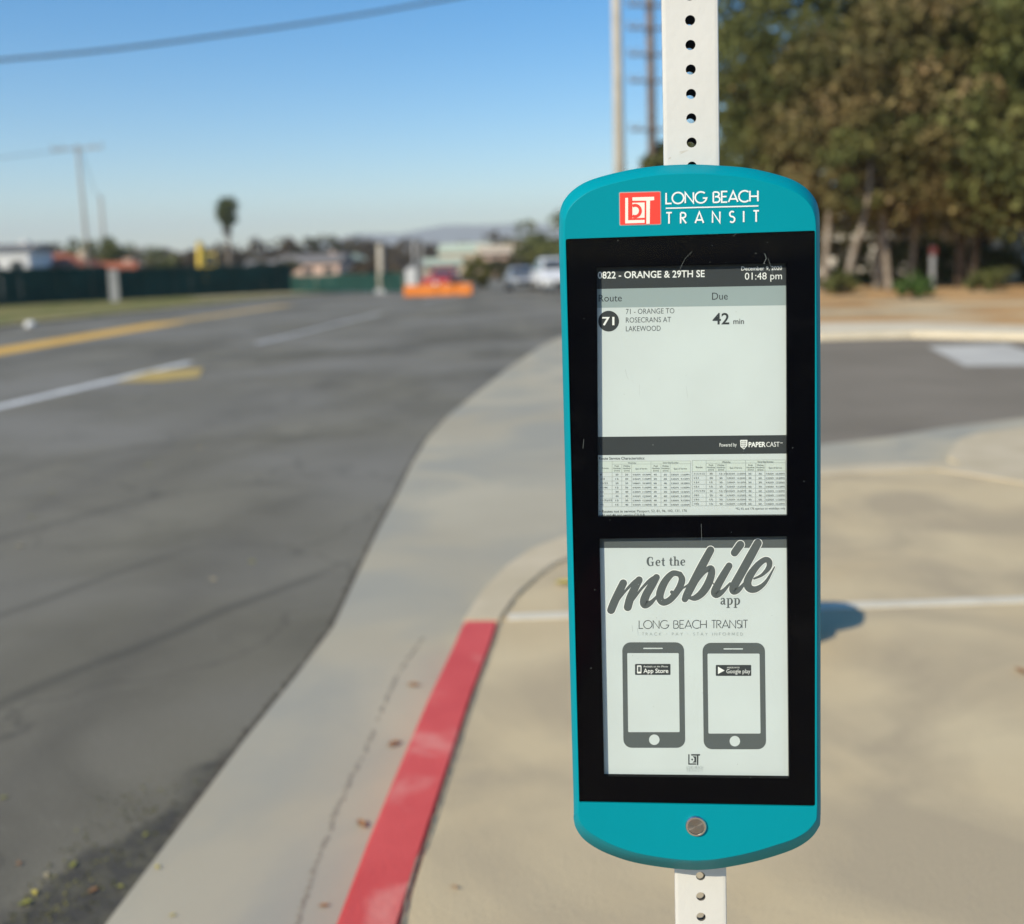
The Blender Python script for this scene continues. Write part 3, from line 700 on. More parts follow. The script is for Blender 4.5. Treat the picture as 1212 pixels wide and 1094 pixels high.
# lower screen
i1 = Ink(A_); i1.poly([(700, 630), (940, 628), (940, 648.6), (700, 648.8)]); i1.build('top_bar', 'inkgrey', d2)
def cpx(p): return (710 + p[0] / 5.27, 630 + p[1] / 5.27)
SCR = [
 ([(146, 318), (120, 372), (92, 432), (70, 486)], [38, 40, 41, 40]),
 ([(74, 480), (110, 430), (160, 366), (206, 318), (240, 296)], [14, 12, 13, 18, 26]),
 ([(245, 298), (218, 350), (190, 410), (174, 468)], [36, 39, 41, 40]),
 ([(176, 462), (215, 412), (262, 350), (312, 300), (350, 282)], [14, 12, 13, 18, 26]),
 ([(353, 282), (325, 330), (292, 385), (276, 430), (284, 452), (318, 440), (356, 400)], [34, 39, 41, 42, 40, 24, 12]),
 ([(500, 262), (455, 258), (412, 300), (382, 360), (374, 410), (396, 438), (440, 420), (488, 360), (512, 300), (500, 262)], [26, 30, 36, 40, 38, 34, 32, 34, 34, 26]),
 ([(520, 345), (492, 376), (462, 384), (448, 374)], [10, 12, 16, 18]),
 ([(516, 350), (548, 330), (580, 300)], [10, 10, 10]),
 ([(690, 112), (640, 205), (588, 305), (545, 388), (530, 418)], [38, 42, 42, 40, 32]),
 ([(572, 372), (612, 300), (656, 244), (690, 226), (697, 256), (676, 320), (638, 378), (594, 410), (556, 410)], [12, 15, 22, 32, 36, 40, 38, 30, 14]),
 ([(694, 300), (720, 330), (760, 290)], [6, 6, 6]),
 ([(806, 210), (770, 270), (736, 330), (718, 374), (732, 388), (768, 368), (812, 318)], [34, 38, 40, 42, 36, 22, 10]),
 ([(876, 78), (840, 128)], [40, 38]),
 ([(985, 68), (940, 150), (880, 258), (836, 338), (836, 368), (868, 358), (916, 300)], [40, 43, 43, 42, 36, 24, 10]),
 ([(962, 290), (1012, 266), (1052, 222), (1056, 184), (1030, 172), (984, 206), (938, 268), (920, 318), (936, 352), (978, 354), (1034, 312), (1090, 216)], [10, 16, 26, 30, 28, 32, 38, 40, 38, 30, 18, 6]),
]
def smooth_stroke(pts, wd, k=6):
    P = dense([(p[0], p[1], w_) for p, w_ in zip(pts, wd)], k); return [(p.x, p.y) for p in P], [max(.03, p.z) for p in P]
halo = Ink(B_); word = Ink(C_)
for pts, wd in SCR:
    P, W_ = smooth_stroke(pts, wd); P = [cpx(p) for p in P]; W_ = [x * 1.26 / 5.27 for x in W_]
    halo.stroke(P, [x + 1.7 for x in W_]); word.stroke(P, W_)
halo.build('script_outline', 'white_print', d2); word.build('script_lettering', 'inkgrey', d2, 'flowing brush script reading mobile')
# serif words drawn with a broad pen
def serif(ink, glyph, x, y, s, wsc=1.0):
    for st in glyph:
        if st[0] == 'w':
            P, W_ = smooth_stroke(st[1], st[2], 4); ink.stroke([(x + a * s, y - b__ * s) for a, b__ in P], [q * s * wsc for q in W_], caps=False)
        else:
            a, b__, c, d = st[1]; ink.poly([(x + a * s, y - b__ * s), (x + c * s, y - b__ * s), (x + c * s, y - d * s), (x + a * s, y - d * s)])
SG = {
 'G': ([('w', [(.66, .80), (.56, .95), (.36, .98), (.16, .82), (.10, .50), (.18, .18), (.38, .02), (.58, .06), (.64, .16)], [.10, .08, .10, .20, .24, .20, .10, .08, .08]), ('r', (.58, .02, .74, .46)), ('r', (.44, .40, .82, .47)), ('r', (.60, .66, .66, .98))], .86),
 'e': ([('w', [(.12, .36), (.46, .36)], [.07, .07]), ('w', [(.46, .36), (.44, .56), (.28, .65), (.12, .52), (.08, .32), (.14, .12), (.30, .02), (.48, .12)], [.14, .14, .08, .14, .18, .16, .08, .05])], .56),
 't': ([('w', [(.22, .90), (.20, .60), (.20, .16), (.30, .04), (.40, .08)], [.12, .16, .17, .12, .05]), ('r', (.02, .58, .40, .66))], .44),
 'h': ([('r', (.10, 0, .26, 1.03)), ('r', (.0, .96, .16, 1.03)), ('w', [(.22, .48), (.34, .62), (.48, .60), (.54, .46), (.54, .0)], [.06, .09, .12, .16, .16]), ('r', (.0, 0, .34, .07)), ('r', (.42, 0, .68, .07))], .72),
 'a': ([('w', [(.08, .50), (.20, .64), (.36, .60), (.40, .44), (.40, .10), (.54, .03)], [.10, .08, .13, .16, .16, .06]), ('w', [(.36, .38), (.16, .30), (.10, .14), (.22, .04), (.38, .14)], [.07, .10, .15, .10, .06])], .58),
 'p': ([('r', (.10, -.30, .26, .64)), ('r', (.0, .58, .16, .65)), ('r', (.0, -.33, .36, -.27)), ('w', [(.22, .54), (.36, .64), (.52, .52), (.56, .32), (.50, .12), (.36, .02), (.22, .10)], [.05, .08, .14, .18, .14, .08, .05])], .68)}
t = Ink(C_)
def word_serif(wtxt, x, y, cap, width):
    adv = sum(SG[c][1] if c != ' ' else .32 for c in wtxt); k = width / (adv * cap); cx = x
    for c in wtxt:
        if c == ' ': cx += .32 * cap * k; continue
        g = SG[c][0]; serif(t, g, cx, y, cap * min(k, 1.05)); cx += SG[c][1] * cap * k
word_serif('Get', 765.5, 670.0, 10, 22.5); word_serif('the', 791.8, 669.6, 10, 20)
t.build('serif_lettering', 'inkgrey', d2); t = Ink(C_)
word_serif('app', 852.4, 715.8, 11.2, 24.5)
t.build('serif_lettering', 'inkgrey', d2)
t = Ink(C_); deco(t, 'LONG BEACH TRANSIT', 756.4, 744.1, 885, 743.4, 9.3, .78); t.build('name_lettering', 'ink', d2)
t = Ink(C_); deco(t, 'TRACK . PAY . STAY INFORMED', 760, 752.2, 879, 752.2, 3.2, .34, .55); t.build('tagline_lettering', 'inksoft', d2)
for (X0, Y0, X1, Y1, bxx) in ((736.4, 760.4, 809.6, 885.3, 0), (831.4, 761, 905.3, 887, 1)):
    ph = Ink(B_); ph.rrect(X0, Y0, X1, Y1, 10, 0, .012); pho = ph.build('phone_picture', 'inkgrey', d2)
    q = Ink(C_); q.rrect(X0 + 6, Y0 + 12.8, X1 - 6.3, Y1 - 18.6, 1.2, 0, .012)
    q.disc((X0 + X1) / 2 + 1.4, Y1 - 9.6, 6.2); q.rrect(X0 + 25, Y0 + 6.5, X0 + 48, Y0 + 7.9, .6); q.build('phone_screen_picture', 'eink', d2)
    bx0 = 751.6 if not bxx else 847.2; by0 = 786 if not bxx else 787.2
    q = Ink(C_ - .00006); q.rrect(bx0, by0, bx0 + 42, by0 + 13, 1, 0, .0); q.build('store_badge', 'ink', d2)
    q = Ink(C_ - .00012)
    if not bxx:
        q.rrect(bx0 + 2.4, by0 + 1.8, bx0 + 7.6, by0 + 11.2, .9); q.text('Available on the iPhone', bx0 + 10, by0 + 4, bx0 + 39, by0 + 4, 2.0)
        q.text('App Store', bx0 + 10, by0 + 10.6, bx0 + 39.4, by0 + 10.6, 5.0, .012); q.build('badge_lettering', 'white_print', d2)
        q = Ink(C_ - .00018); q.rect(bx0 + 3.4, by0 + 3.2, bx0 + 6.6, by0 + 9.2); q.build('badge_icon', 'inkgrey', d2)
    else:
        q.poly([(bx0 + 2.6, by0 + 2), (bx0 + 2.6, by0 + 10.8), (bx0 + 10.4, by0 + 6.6)]); q.text('ANDROID APP ON', bx0 + 13, by0 + 4, bx0 + 28, by0 + 4, 1.7)
        q.text('Google play', bx0 + 12.6, by0 + 9.8, bx0 + 40.8, by0 + 9.8, 4.7); q.build('badge_lettering', 'white_print', d2)
# emblem of the transit company, on screen and on the housing
def emblem(light, dark, ox, oy, s, sl=-.025, mono=False):
    def T(x, y): return (ox + x * s, oy + y * s + sl * x * s)
    light.poly([T(4, 4), T(21, 4), T(21, 136), T(118, 136), T(118, 154), T(4, 154)])
    light.poly([T(46, 2), T(174, 2), T(174, 22), T(150, 24), T(148, 160), T(128, 160), T(128, 24), T(46, 22)])
    if not mono:
        light.poly([T(46, 34), T(118, 34), T(118, 124), T(46, 124)])
        dark.stroke([T(*p) for p in arc(62, 82, 31, 33, -120, 120, 20)], 17 * s, caps=False)
        dark.poly([T(27, 6), T(43, 6), T(43, 110), T(27, 110)])
    else:
        light.poly([T(66, 34), T(118, 34), T(118, 124), T(66, 124), T(92, 100), T(92, 60)]); light.disc(*T(60, 80), 13 * s, 12)
t = Ink(C_); emblem(t, t, 814.3, 892.6, .082, 0, True); t.build('emblem_print', 'ink', d2)
t = Ink(C_); deco(t, 'LONG BEACH', 812.6, 910, 832, 910, 2.9, .24); deco(t, 'TRANSIT', 812.8, 913.6, 831.6, 913.6, 2.9, .24, .5); t.build('caption_print', 'inksoft', d2)
# housing logo (depth just proud of the teal face)
t = Ink(-.0003); t.rrect(732.6, 227.6, 782.2, 267.4, 1.6, -.026, .012); lg = t.build('logo_edge', 'logoedge', sign)
t = Ink(-.0005); t.rrect(733.6, 228.6, 781.2, 266.4, 1.2, -.026, .012); lg2 = t.build('logo_plate', 'logored', sign)
lt = Ink(-.0007); dk = Ink(-.0009); emblem(lt, dk, 739.2, 233.6, .2015, -.028)
lt.build('logo_letters', 'logocream', sign); dk.build('logo_bowl', 'logored', sign)
t = Ink(-.0005); deco(t, 'LONG BEACH', 788.4, 241.2, 897, 238.4, 12.6, 1.85); deco(t, 'TRANSIT', 788.6, 265.0, 898.2, 262.6, 13, 1.85, .82)
t.stroke([(788, 246.7), (897.6, 243.9)], 1.5, caps=False); t.build('company_lettering', 'white_print', sign)
# scratches on the glass
t = Ink(.0008)
for pts, wv in (([(819, 298), (811, 306), (806, 316), (802, 326)], .35), ([(740, 437), (742, 446), (744, 449)], .5), ([(757, 455), (757, 468)], .3), ([(812, 457), (814, 471)], .35), ([(748, 740), (749, 748)], .6), ([(905, 300), (907, 306), (904, 312)], .7),
               ([(830, 620), (830.5, 640)], .3), ([(691, 520), (690, 531)], .4), ([(868, 280), (872, 276), (880, 275)], .4), ([(909, 306), (913, 318), (916, 330)], .35)):
    t.stroke(pts, wv * .55, caps=False)
for _ in range(70):
    x = random.uniform(690, 955); y = random.uniform(282, 945); t.disc(x, y, random.choice((.25, .3, .45)), 6)
t.build('dust_speck', 'inksoft', sign)['kind'] = 'stuff'
# push button
bu, bv = S(823.6, 977.2)
def lathe(prof, n=40):
    b_ = MB(); vs_ = [(r_ * math.cos(2 * math.pi * j / n), y, r_ * math.sin(2 * math.pi * j / n)) for r_, y in prof for j in range(n)]
    fs_ = [(i * n + j, i * n + (j + 1) % n, (i + 1) * n + (j + 1) % n, (i + 1) * n + j) for i in range(len(prof) - 1) for j in range(n)]
    fs_.append(tuple((len(prof) - 1) * n + j for j in range(n))); return b_.add(vs_, fs_)
btn = lathe([(.0120, 0), (.0120, -.0018), (.0112, -.0030), (.0092, -.0032), (.0090, -.0020)]).build('button', 'steel', sign, loc=(bu, 0, bv))
# button cap: concentric rings so the brushed finish has radial geometry
lathe([(.0088, -.0012), (.0087, -.0026), (.006, -.0027), (.003, -.0027), (.0004, -.0027)]).build('button_cap', 'button', btn, smooth=False)

# ================================================================== PERFORATED POST
pitch = .02585; half = .0302; halfd = .0222; wall = .0028; rh = .0054
post = MB(); NC = 16
hv0 = S(817, 24, .045)[1] - BZ + P0.z            # world height of the hole seen at y=24
k0 = int(math.floor(hv0 / pitch)); zbase = hv0 - k0 * pitch - pitch / 2
ring0 = [(rh * math.cos(2 * math.pi * j / NC), rh * math.sin(2 * math.pi * j / NC)) for j in range(NC)]
def sq(j, hw, hh):
    a = 2 * math.pi * j / NC; c, s_ = math.cos(a), math.sin(a); t_ = min(hw / abs(c) if abs(c) > 1e-6 else 9, hh / abs(s_) if abs(s_) > 1e-6 else 9); return (c * t_, s_ * t_)
corner_j = None
NCELL = int(3.15 / pitch)
inner = MB()
for side in range(4):
    ca, sa = math.cos(side * math.pi / 2), math.sin(side * math.pi / 2)
    def Wp(a, d, z): return (a * ca - (-d) * sa, a * sa + (-d) * ca, z)
    dist_, ext = (halfd, half) if side % 2 == 0 else (half, halfd); hw = ext - .004
    sqr = [sq(j, hw, pitch / 2) for j in range(NC)]
    for sx, sy in ((1, 1), (-1, 1), (-1, -1), (1, -1)):
        j = min(range(NC), key=lambda q: (sqr[q][0] - sx * hw) ** 2 + (sqr[q][1] - sy * pitch / 2) ** 2); sqr[j] = (sx * hw, sy * pitch / 2)
    for c in range(NCELL):
        zc = zbase + pitch * (c + .5)
        vo = [Wp(x, dist_, zc + y) for x, y in sqr]; ro_ = [Wp(x, dist_, zc + y) for x, y in ring0]
        ri = [Wp(x, dist_ - wall, zc + y) for x, y in ring0]; vi = [Wp(x * .97, dist_ - wall, zc + y) for x, y in sqr]
        post.add(vo + ro_, [(j, (j + 1) % NC, NC + (j + 1) % NC, NC + j) for j in range(NC)])
        inner.add(ro_ + ri + vi, [(j, (j + 1) % NC, NC + (j + 1) % NC, NC + j) for j in range(NC)] + [(NC + j, NC + (j + 1) % NC, 2 * NC + (j + 1) % NC, 2 * NC + j) for j in range(NC)])
    zt = zbase + pitch * NCELL
    cpts = [Wp(hw, dist_, 0), Wp(ext - .0012, dist_ - .0004, 0), Wp(ext - .0004, dist_ - .0012, 0), Wp(ext, dist_ - .004, 0)]
    for a, b_ in zip(cpts, cpts[1:]):
        post.add([(a[0], a[1], zbase), (b_[0], b_[1], zbase), (b_[0], b_[1], zt), (a[0], a[1], zt)], [(0, 1, 2, 3)])
pu = S(816.5, 60, .045)[0] * .5 + S(831, 1060, .045)[0] * .5
pb = P0 + UX * (pu + 0.0) - NN * (.0455 + halfd); pb.z = 0
pt = empty('sign_post', (pb.x, pb.y, 0), -PS - R(1.0))
tag(pt, 'white painted square steel post with a column of round holes, standing on the sidewalk', 'post')
o = post.build('post_tube', 'post', pt); o2 = inner.build('hole_rim', 'holein', pt); o2['kind'] = 'stuff'
pt.rotation_euler[1] = 0
# bolts that hold the housing, hidden behind it
bk = MB().box((0, .047, .30), (.10, .004, .30)); bk.build('mounting_plate', 'galv', sign)

# ================================================================== FENCE (green windscreen), far side of road
def fence(p, q, h, n, label, cat='fence', group=None, z=-.08):
    p = Vector((p.x, p.y, z)); q = Vector((q.x, q.y, z)); L_ = (q - p).length; ang = math.atan2((q - p).y, (q - p).x)
    e = empty('screened_fence', p, ang); tag(e, label, cat, group)
    for i in range(n):
        x0 = L_ * i / n; x1 = L_ * (i + 1) / n; b_ = MB(); K = 5
        vs_ = []; fs_ = []
        for a in range(K + 1):
            for c in range(3):
                vs_.append((x0 + .004 + (x1 - x0 - .008) * a / K, .03 * math.sin(a * 2.1 + i) * (1 if c == 1 else .3) - .02, .06 + (h - .14 + .03 * math.sin(a + i * 1.7) * (c == 2)) * c / 2))
        for a in range(K):
            for c in range(2): fs_.append((a * 3 + c, (a + 1) * 3 + c, (a + 1) * 3 + c + 1, a * 3 + c + 1))
        b_.add(vs_, fs_).build('screen_panel', 'screen_green', e)
        MB().tube([(x0, .06, 0), (x0, .06, h - .03)], .035, 8).build('fence_post', 'fencegreen', e)
    MB().tube([(0, .06, h - .02), (L_, .06, h - .02)], .02, 6).build('top_rail', 'fencegreen', e)
    return e
fA = (at(-120, 360, 58), at(130, 355, 67.5), at(345, 346, 77))
fence(fA[0], fA[1], 2.35, 11, 'tall dark green screened fence left of the pale board, above the grass verge')
fence(fA[1], fA[2], 2.15, 12, 'dark green screened fence between the pale board and the bend by the palm')
fence(at(345, 346, 76), at(478, 344, 66), 1.30, 8, 'low dark green screened fence ending by the orange barriers')
bpos = at(136, 356, 65.5); e = empty('leaning_board', (bpos.x, bpos.y, -.08), R(14)); tag(e, 'pale grey upright board propped in front of the green fence', 'board')
MB().box((0, 0, 1.02), (.55, .06, 2.0)).build('board_panel', 'greywall', e); MB().box((0, .2, .5), (.07, .07, 1.0)).build('board_prop', 'wood', e)

# ================================================================== POLES AND WIRES
def util_pole(base, h, rad, arms, label, m_='wood', yaw=0, ins=True, lean=0):
    e = empty('utility_pole', base, yaw); tag(e, label, 'utility pole')
    e.rotation_euler[1] = lean
    MB().tube([(0, 0, 0), (0, 0, h)], [rad * 1.3, rad], 10).build('pole_shaft', m_, e, smooth=True)
    for (z, w_) in arms:
        MB().box((0, -rad * 1.1, z), (w_, .12, .14)).build('crossarm', m_, e)
        if ins:
            for sx in (-.48, -.3, .3, .48): MB().tube([(sx * w_, -rad * 1.1, z + .07), (sx * w_, -rad * 1.1, z + .35)], [.06, .09], 8).build('insulator', 'ceramic', e)
    return e
def top_of(x, y, Y): return at(x, y, Y)
t1 = at(95, 172, 90); util_pole((t1.x, t1.y, -.2), t1.z + .2, .11, [(t1.z - .1, 4.4)], 'slim wooden utility pole with one wide crossarm behind the green fence', lean=R(-1.2))
t2 = at(119, 232, 130); util_pole((t2.x, t2.y, -.2), t2.z + .2, .15, [], 'short bare wooden pole just right of the crossarm pole', ins=False)
t3 = at(770, 60, 62)
e = util_pole((t3.x, t3.y, -.2), 24, .22, [(z, 2.9) for z in (9.3, 12.1, 13.6, 15.1, 16.4, 17.8)], 'tall dark power pole with many stacked crossarms behind the white post', 'wood_dark', yaw=R(12))
def light_pole(x, ytop, ybase, Y, h, r, label, arm=2.2, m_='tanpole', kind='street_light', side=-1):
    p = at(x, ybase, Y); e = empty(kind, (p.x, p.y, -.15)); tag(e, label, 'street light')
    MB().tube([(0, 0, 0), (0, 0, h)], [r * 1.25, r * .8], 14).build('pole_shaft', m_, e, smooth=True)
    MB().box((0, 0, .15), (r * 4, r * 4, .3), top=.85).build('base_plate', 'galv', e)
    if not arm: return e
    arc_ = [(side * arm * t, 0, h - .2 + .7 * math.sin(t * 1.4)) for t in (0, .25, .5, .75, 1)]
    MB().tube(arc_, .05, 8).build('lamp_arm', m_, e, smooth=True)
    MB().box((arc_[-1][0] + side * .3, 0, arc_[-1][2]), (.75, .3, .14), top=.7).build('lamp_head', 'galv', e); return e
light_pole(734, 0, 230, 24, 9.6, .12, 'tall tan street light pole rising just left of the white perforated post')
light_pole(452, 0, 340, 68, 3.2, .22, 'thick pale pole standing above the low fence', arm=0, m_='tanpole')
light_pole(492, 0, 340, 80, 3.6, .10, 'thin grey pole behind the white cabinet', arm=0, m_='greywall', side=1)
light_pole(501, 0, 340, 96, 3.8, .09, 'thinnest grey pole, second one behind the white cabinet', arm=0, m_='greywall', side=1)
# overhead cable, top left of the view
a = at(-500, 100, 15); b_ = at(0, 71, 16); c = at(260, 42, 17); d = at(520, 1, 18); f = at(900, -75, 20)
tag(MB().tube(dense([a, b_, c, d, f], 6), .022, 8).build('overhead_cable', 'wire', smooth=True), 'thick black cable slung overhead across the blue sky', 'cable')
a = at(95, 176, 90); b_ = at(119, 236, 130); mid = (a + b_) / 2; mid.z -= .8
tag(MB().tube(dense([at(-200, 165, 70), at(-60, 190, 82), a], 5), .03, 6).build('overhead_cable', 'wire'), 'thin wire running left from the wide crossarm', 'cable')
tag(MB().tube(dense([a, mid, b_], 5), .03, 6).build('overhead_cable', 'wire'), 'thin wire between the crossarm pole and the short bare pole', 'cable')
# small post with red top in front of the trees
p = at(1103, 347, 38); e = empty('marker_post', (p.x, p.y, -.045)); tag(e, 'grey post with a small red sign at the edge of the trees', 'sign')
MB().box((0, 0, .85), (.14, .10, 1.7)).build('post_shaft', 'galv', e); MB().box((0, -.07, 1.55), (.24, .02, .26)).build('sign_face', 'redsign', e)

# ================================================================== VEGETATION
def quads(centres, size, material, name, parent, normals=None, aspect=.55):
    n = len(centres); C_ = np.asarray(centres, dtype=np.float64)
    a = rng.normal(size=(n, 3)); a /= np.linalg.norm(a, axis=1)[:, None]
    b_ = rng.normal(size=(n, 3)); b_ = b_ - (b_ * a).sum(1)[:, None] * a; b_ /= np.linalg.norm(b_, axis=1)[:, None]
    s_ = size * rng.uniform(.6, 1.4, (n, 1)); A = a * s_; Bv = b_ * s_ * aspect
    V = np.stack([C_ - A, C_ - Bv, C_ + A, C_ + Bv], axis=1).reshape(-1, 3)
    me = bpy.data.meshes.new(name); me.vertices.add(4 * n); me.vertices.foreach_set('co', V.ravel())
    me.loops.add(4 * n); me.loops.foreach_set('vertex_index', np.arange(4 * n, dtype=np.int32))
    me.polygons.add(n); me.polygons.foreach_set('loop_start', np.arange(0, 4 * n, 4, dtype=np.int32)); me.polygons.foreach_set('loop_total', np.full(n, 4, dtype=np.int32))
    me.update(calc_edges=True); me.materials.append(material)
    o = bpy.data.objects.new(name, me); col.objects.link(o); o.parent = parent; return o
def cloud(c, rad, nclump, per, cr0=.28, flat_=.75):
    """leaf positions: clumps scattered through an ellipsoid, leaves thick near each clump's shell"""
    rad = np.array(rad); out = []
    d = rng.normal(size=(nclump, 3)); d /= (np.abs(d) ** 3.2).sum(1)[:, None] ** (1 / 3.2)
    rr = rng.uniform(.25, 1.0, (nclump, 1)) ** .6; cc = np.array(c) + d * rr * rad
    for k in range(nclump):
        r_ = cr0 * rad.mean() * rng.uniform(.5, 1.35); q = rng.normal(size=(per, 3)); q /= np.linalg.norm(q, axis=1)[:, None]
        q *= (rng.uniform(.3, 1.0, (per, 1)) ** .5) * r_; q[:, 2] *= flat_; out.append(cc[k] + q)
    return np.concatenate(out)
def tree(name, base, h, rad, label, leafm, bark='bark_dark', nclump=60, per=110, leaf=.14, trunk=.2, group=None, low=.3, limbs=6, lean=0.0, cat='tree'):
    e = empty(name, base); tag(e, label, cat, group)
    zc = h * (1 + low) / 2; rz = h * (1 - low) / 2
    pts = [(0, 0, -.1), (lean * .3, .05, h * .2), (lean * .7, -.05, h * .42), (lean, .1, h * .7)]
    tb = MB(); tb.tube(dense(pts, 3), [trunk * (1 - .65 * i / 9) for i in range(10)], 9)
    for k in range(limbs):
        a = 2 * math.pi * k / limbs + random.random(); z0 = h * random.uniform(low * .7, .55); L_ = rad * random.uniform(.5, .8)
        tb.tube([(lean * z0 / h, 0, z0), (lean * z0 / h + math.cos(a) * L_ * .5, math.sin(a) * L_ * .5, z0 + h * .09), (lean + math.cos(a) * L_, math.sin(a) * L_, z0 + h * .22)], [trunk * .38, trunk * .25, trunk * .1], 6)
    tb.build('trunk', bark, e, smooth=True)
    pos = cloud((lean, 0, zc), (rad, rad, rz), nclump, per)
    quads(pos, leaf, leafm, 'crown', e); return e
T = [ # px, Y, height, radius, leaf, label, bark, clumps
 (950, 46, 15.0, 4.2, 'green', 'tall green leafed tree whose crown shows just right of the white post', 'bark', .22),
 (1040, 44, 12.5, 5.0, 'olive', 'big brown tinged tree behind the right edge of the teal sign', 'bark', .20),
 (1135, 43, 13.0, 5.0, 'olive', 'largest brown olive tree, behind the grey marker post', 'bark_dark', .20),
 (1232, 40, 12.5, 4.6, 'green', 'dark green tree at the right border of the view', 'bark_dark', .20),
 (1310, 42, 13.0, 5.0, 'olive', 'brown olive tree beyond the dark green one at the right border', 'bark_dark', .22),
 (812, 62, 8.4, 2.8, 'green', 'lower dark tree standing far behind the teal sign', 'bark_dark', .2),
 (1080, 58, 15.0, 6.4, 'green', 'tall dark tree rising behind the two brown tinged trees', 'bark_dark', .22),
 (1180, 58, 14.5, 5.8, 'olive', 'tall olive tree in the second row near the right border', 'bark_dark', .22),
]
for (px_, Y, h, rad, lm, lab, bk_, low) in T:
    p = at(px_, 345, Y); tree('leafy_tree', (p.x, p.y, -.1), h, rad, lab, L[lm], bk_, 150, 170, .16, .24, 'row of trees beyond the side street', low, 7, random.uniform(-.5, .5))
# slender pale trunks under the crowns
for i, (px_, Y, ln, r_, lab) in enumerate(((975, 41, .2, .16, 'pale upright trunk nearest the right edge of the teal sign'), (998, 40, .9, .15, 'pale leaning sapling trunk right of the upright one'), (1052, 41, -.3, .16, 'pale thin trunk left of the green shrub'), (1078, 43, .2, .15, 'thin greyish trunk right behind the green shrub'), (1150, 42, .3, .18, 'dark trunk right of the grey marker post'))):
    p = at(px_, 342, Y); e = empty('young_tree', (p.x, p.y, -.1)); tag(e, lab, 'tree')
    MB().tube(dense([(0, 0, 0), (ln * .3, 0, 1.2), (ln, 0, 3.4), (ln * 1.2, .1, 5.2)], 3), [r_ * (1 - .06 * j) for j in range(10)], 8).build('trunk', 'bark' if i != 4 else 'bark_dark', e, smooth=True)
    quads(cloud((ln * 1.1, 0, 5.2), (1.7, 1.7, 1.9), 22, 70), .13, L['green' if i % 2 else 'olive'], 'crown', e)
def shrub(px_, py_, Y, w_, h, lm, lab, name='shrub', z=-.045, n=26, leaf=.07):
    p = at(px_, py_, Y); e = empty(name, (p.x, p.y, z)); tag(e, lab, 'shrub')
    tb = MB()
    for k in range(5):
        a = k * 1.3; tb.tube([(0, 0, 0), (math.cos(a) * w_ * .3, math.sin(a) * w_ * .3, h * .6)], [.03, .012], 5)
    tb.build('stems', 'bark_dark', e)
    quads(cloud((0, 0, h * .55), (w_ * .42, w_ * .42, h * .42), n, 60, .34), leaf, L[lm], 'foliage', e); return e
shrub(1082, 354, 33.5, 1.3, .85, 'shrub', 'bright green low shrub on the dirt in front of the trees')
shrub(995, 350, 39, 1.6, .9, 'green', 'small dark bush at the foot of the pale trunks')
shrub(1170, 350, 38, 2.2, .8, 'green', 'low weedy bush right of the grey marker post')
shrub(566, 346, 63, 1.9, 2.1, 'farolive', 'round olive shrub standing between the orange barriers and the parked cars', n=40, leaf=.1)
# dark hedge behind the trunks
p0_ = at(940, 340, 52); p1_ = at(1420, 340, 46)
e = empty('hedge', (p0_.x, p0_.y, -.1)); tag(e, 'long dark hedge in the shade behind the tree trunks', 'hedge')
dd_ = p1_ - p0_; pos = np.concatenate([cloud((dd_.x * t, dd_.y * t, 1.0), (1.5, 1.0, 1.3), 16, 60, .35) for t in np.linspace(0, 1, 15)])
quads(pos, .14, L['green'], 'foliage', e)
# trees beyond the fence and down the road
FT = [(-30, 150, 8, 5), (60, 190, 9, 6), (112, 120, 5.6, 4.0), (150, 128, 6.0, 5.4), (185, 140, 5.4, 5.4), (212, 150, 5.0, 4.6), (262, 200, 6.4, 6.2), (300, 230, 8.0, 8.0), (338, 220, 8.4, 7.0), (372, 200, 8.4, 4.4), (405, 240, 8.4, 6.5), (436, 240, 8.2, 6),
      (470, 260, 8.6, 6), (500, 280, 7.2, 6), (528, 300, 6.0, 6), (560, 320, 5.6, 5.5), (590, 300, 5.2, 6), (612, 160, 5.6, 5.0), (636, 140, 5.8, 4.8), (660, 120, 6.2, 4.6), (690, 100, 6.3, 4), (330, 120, 2.9, 3.2), (440, 130, 2.8, 3.6), (600, 110, 2.4, 2.4)]
desc = ['at the far left border', 'behind the red roofed house', 'dark, right of the red roofed house', 'rounded dark, behind the orange hut', 'low, right of the orange hut', 'low, left of the yellow machines', 'low, right of the yellow machines', 'right of the palm',
        'second to the right of the palm', 'tallest, behind the pink house', 'behind the pale green roof', 'left of the thick pale pole', 'right of the thick pale pole', 'behind the white cabinet', 'behind the red pickup', 'behind the olive shrub', 'behind the beige house',
        'dark, left of the parked silver car', 'dark, above the parked silver car', 'dark, above the parked white car', 'dark, half hidden by the teal sign', 'small, in front of the pink house', 'small, beside the thick pale pole', 'small, between the olive shrub and the cars']
for (px_, Y, h, rad), ds in zip(FT, desc):
    p = at(px_, 330, Y); dark = 'dark' in ds
    tree('background_tree', (p.x, p.y, -.2), h, rad, 'distant tree ' + ds, L['green' if dark else ('far2' if px_ % 3 else 'far')], 'bark_dark', 26, 60, .36 * math.sqrt(Y / 200), .3, 'distant trees along the skyline', .12, 3)
# far off wood that closes the skyline
pos = []
for i in range(130):
    a = -.62 + i * .0105; Y = 420 + 60 * math.sin(i * 1.7); pos.append(cloud((a * Y, Y, 5.6 + 1.6 * math.sin(i * 2.3)), (5.5, 5, 4.6 + 1.6 * math.sin(i * .9)), 14, 30, .42))
e = quads(np.concatenate(pos), .8, L['far2'], 'distant_wood', None); tag(e, 'far off belt of brownish green trees on the skyline', 'wood', kind='stuff')
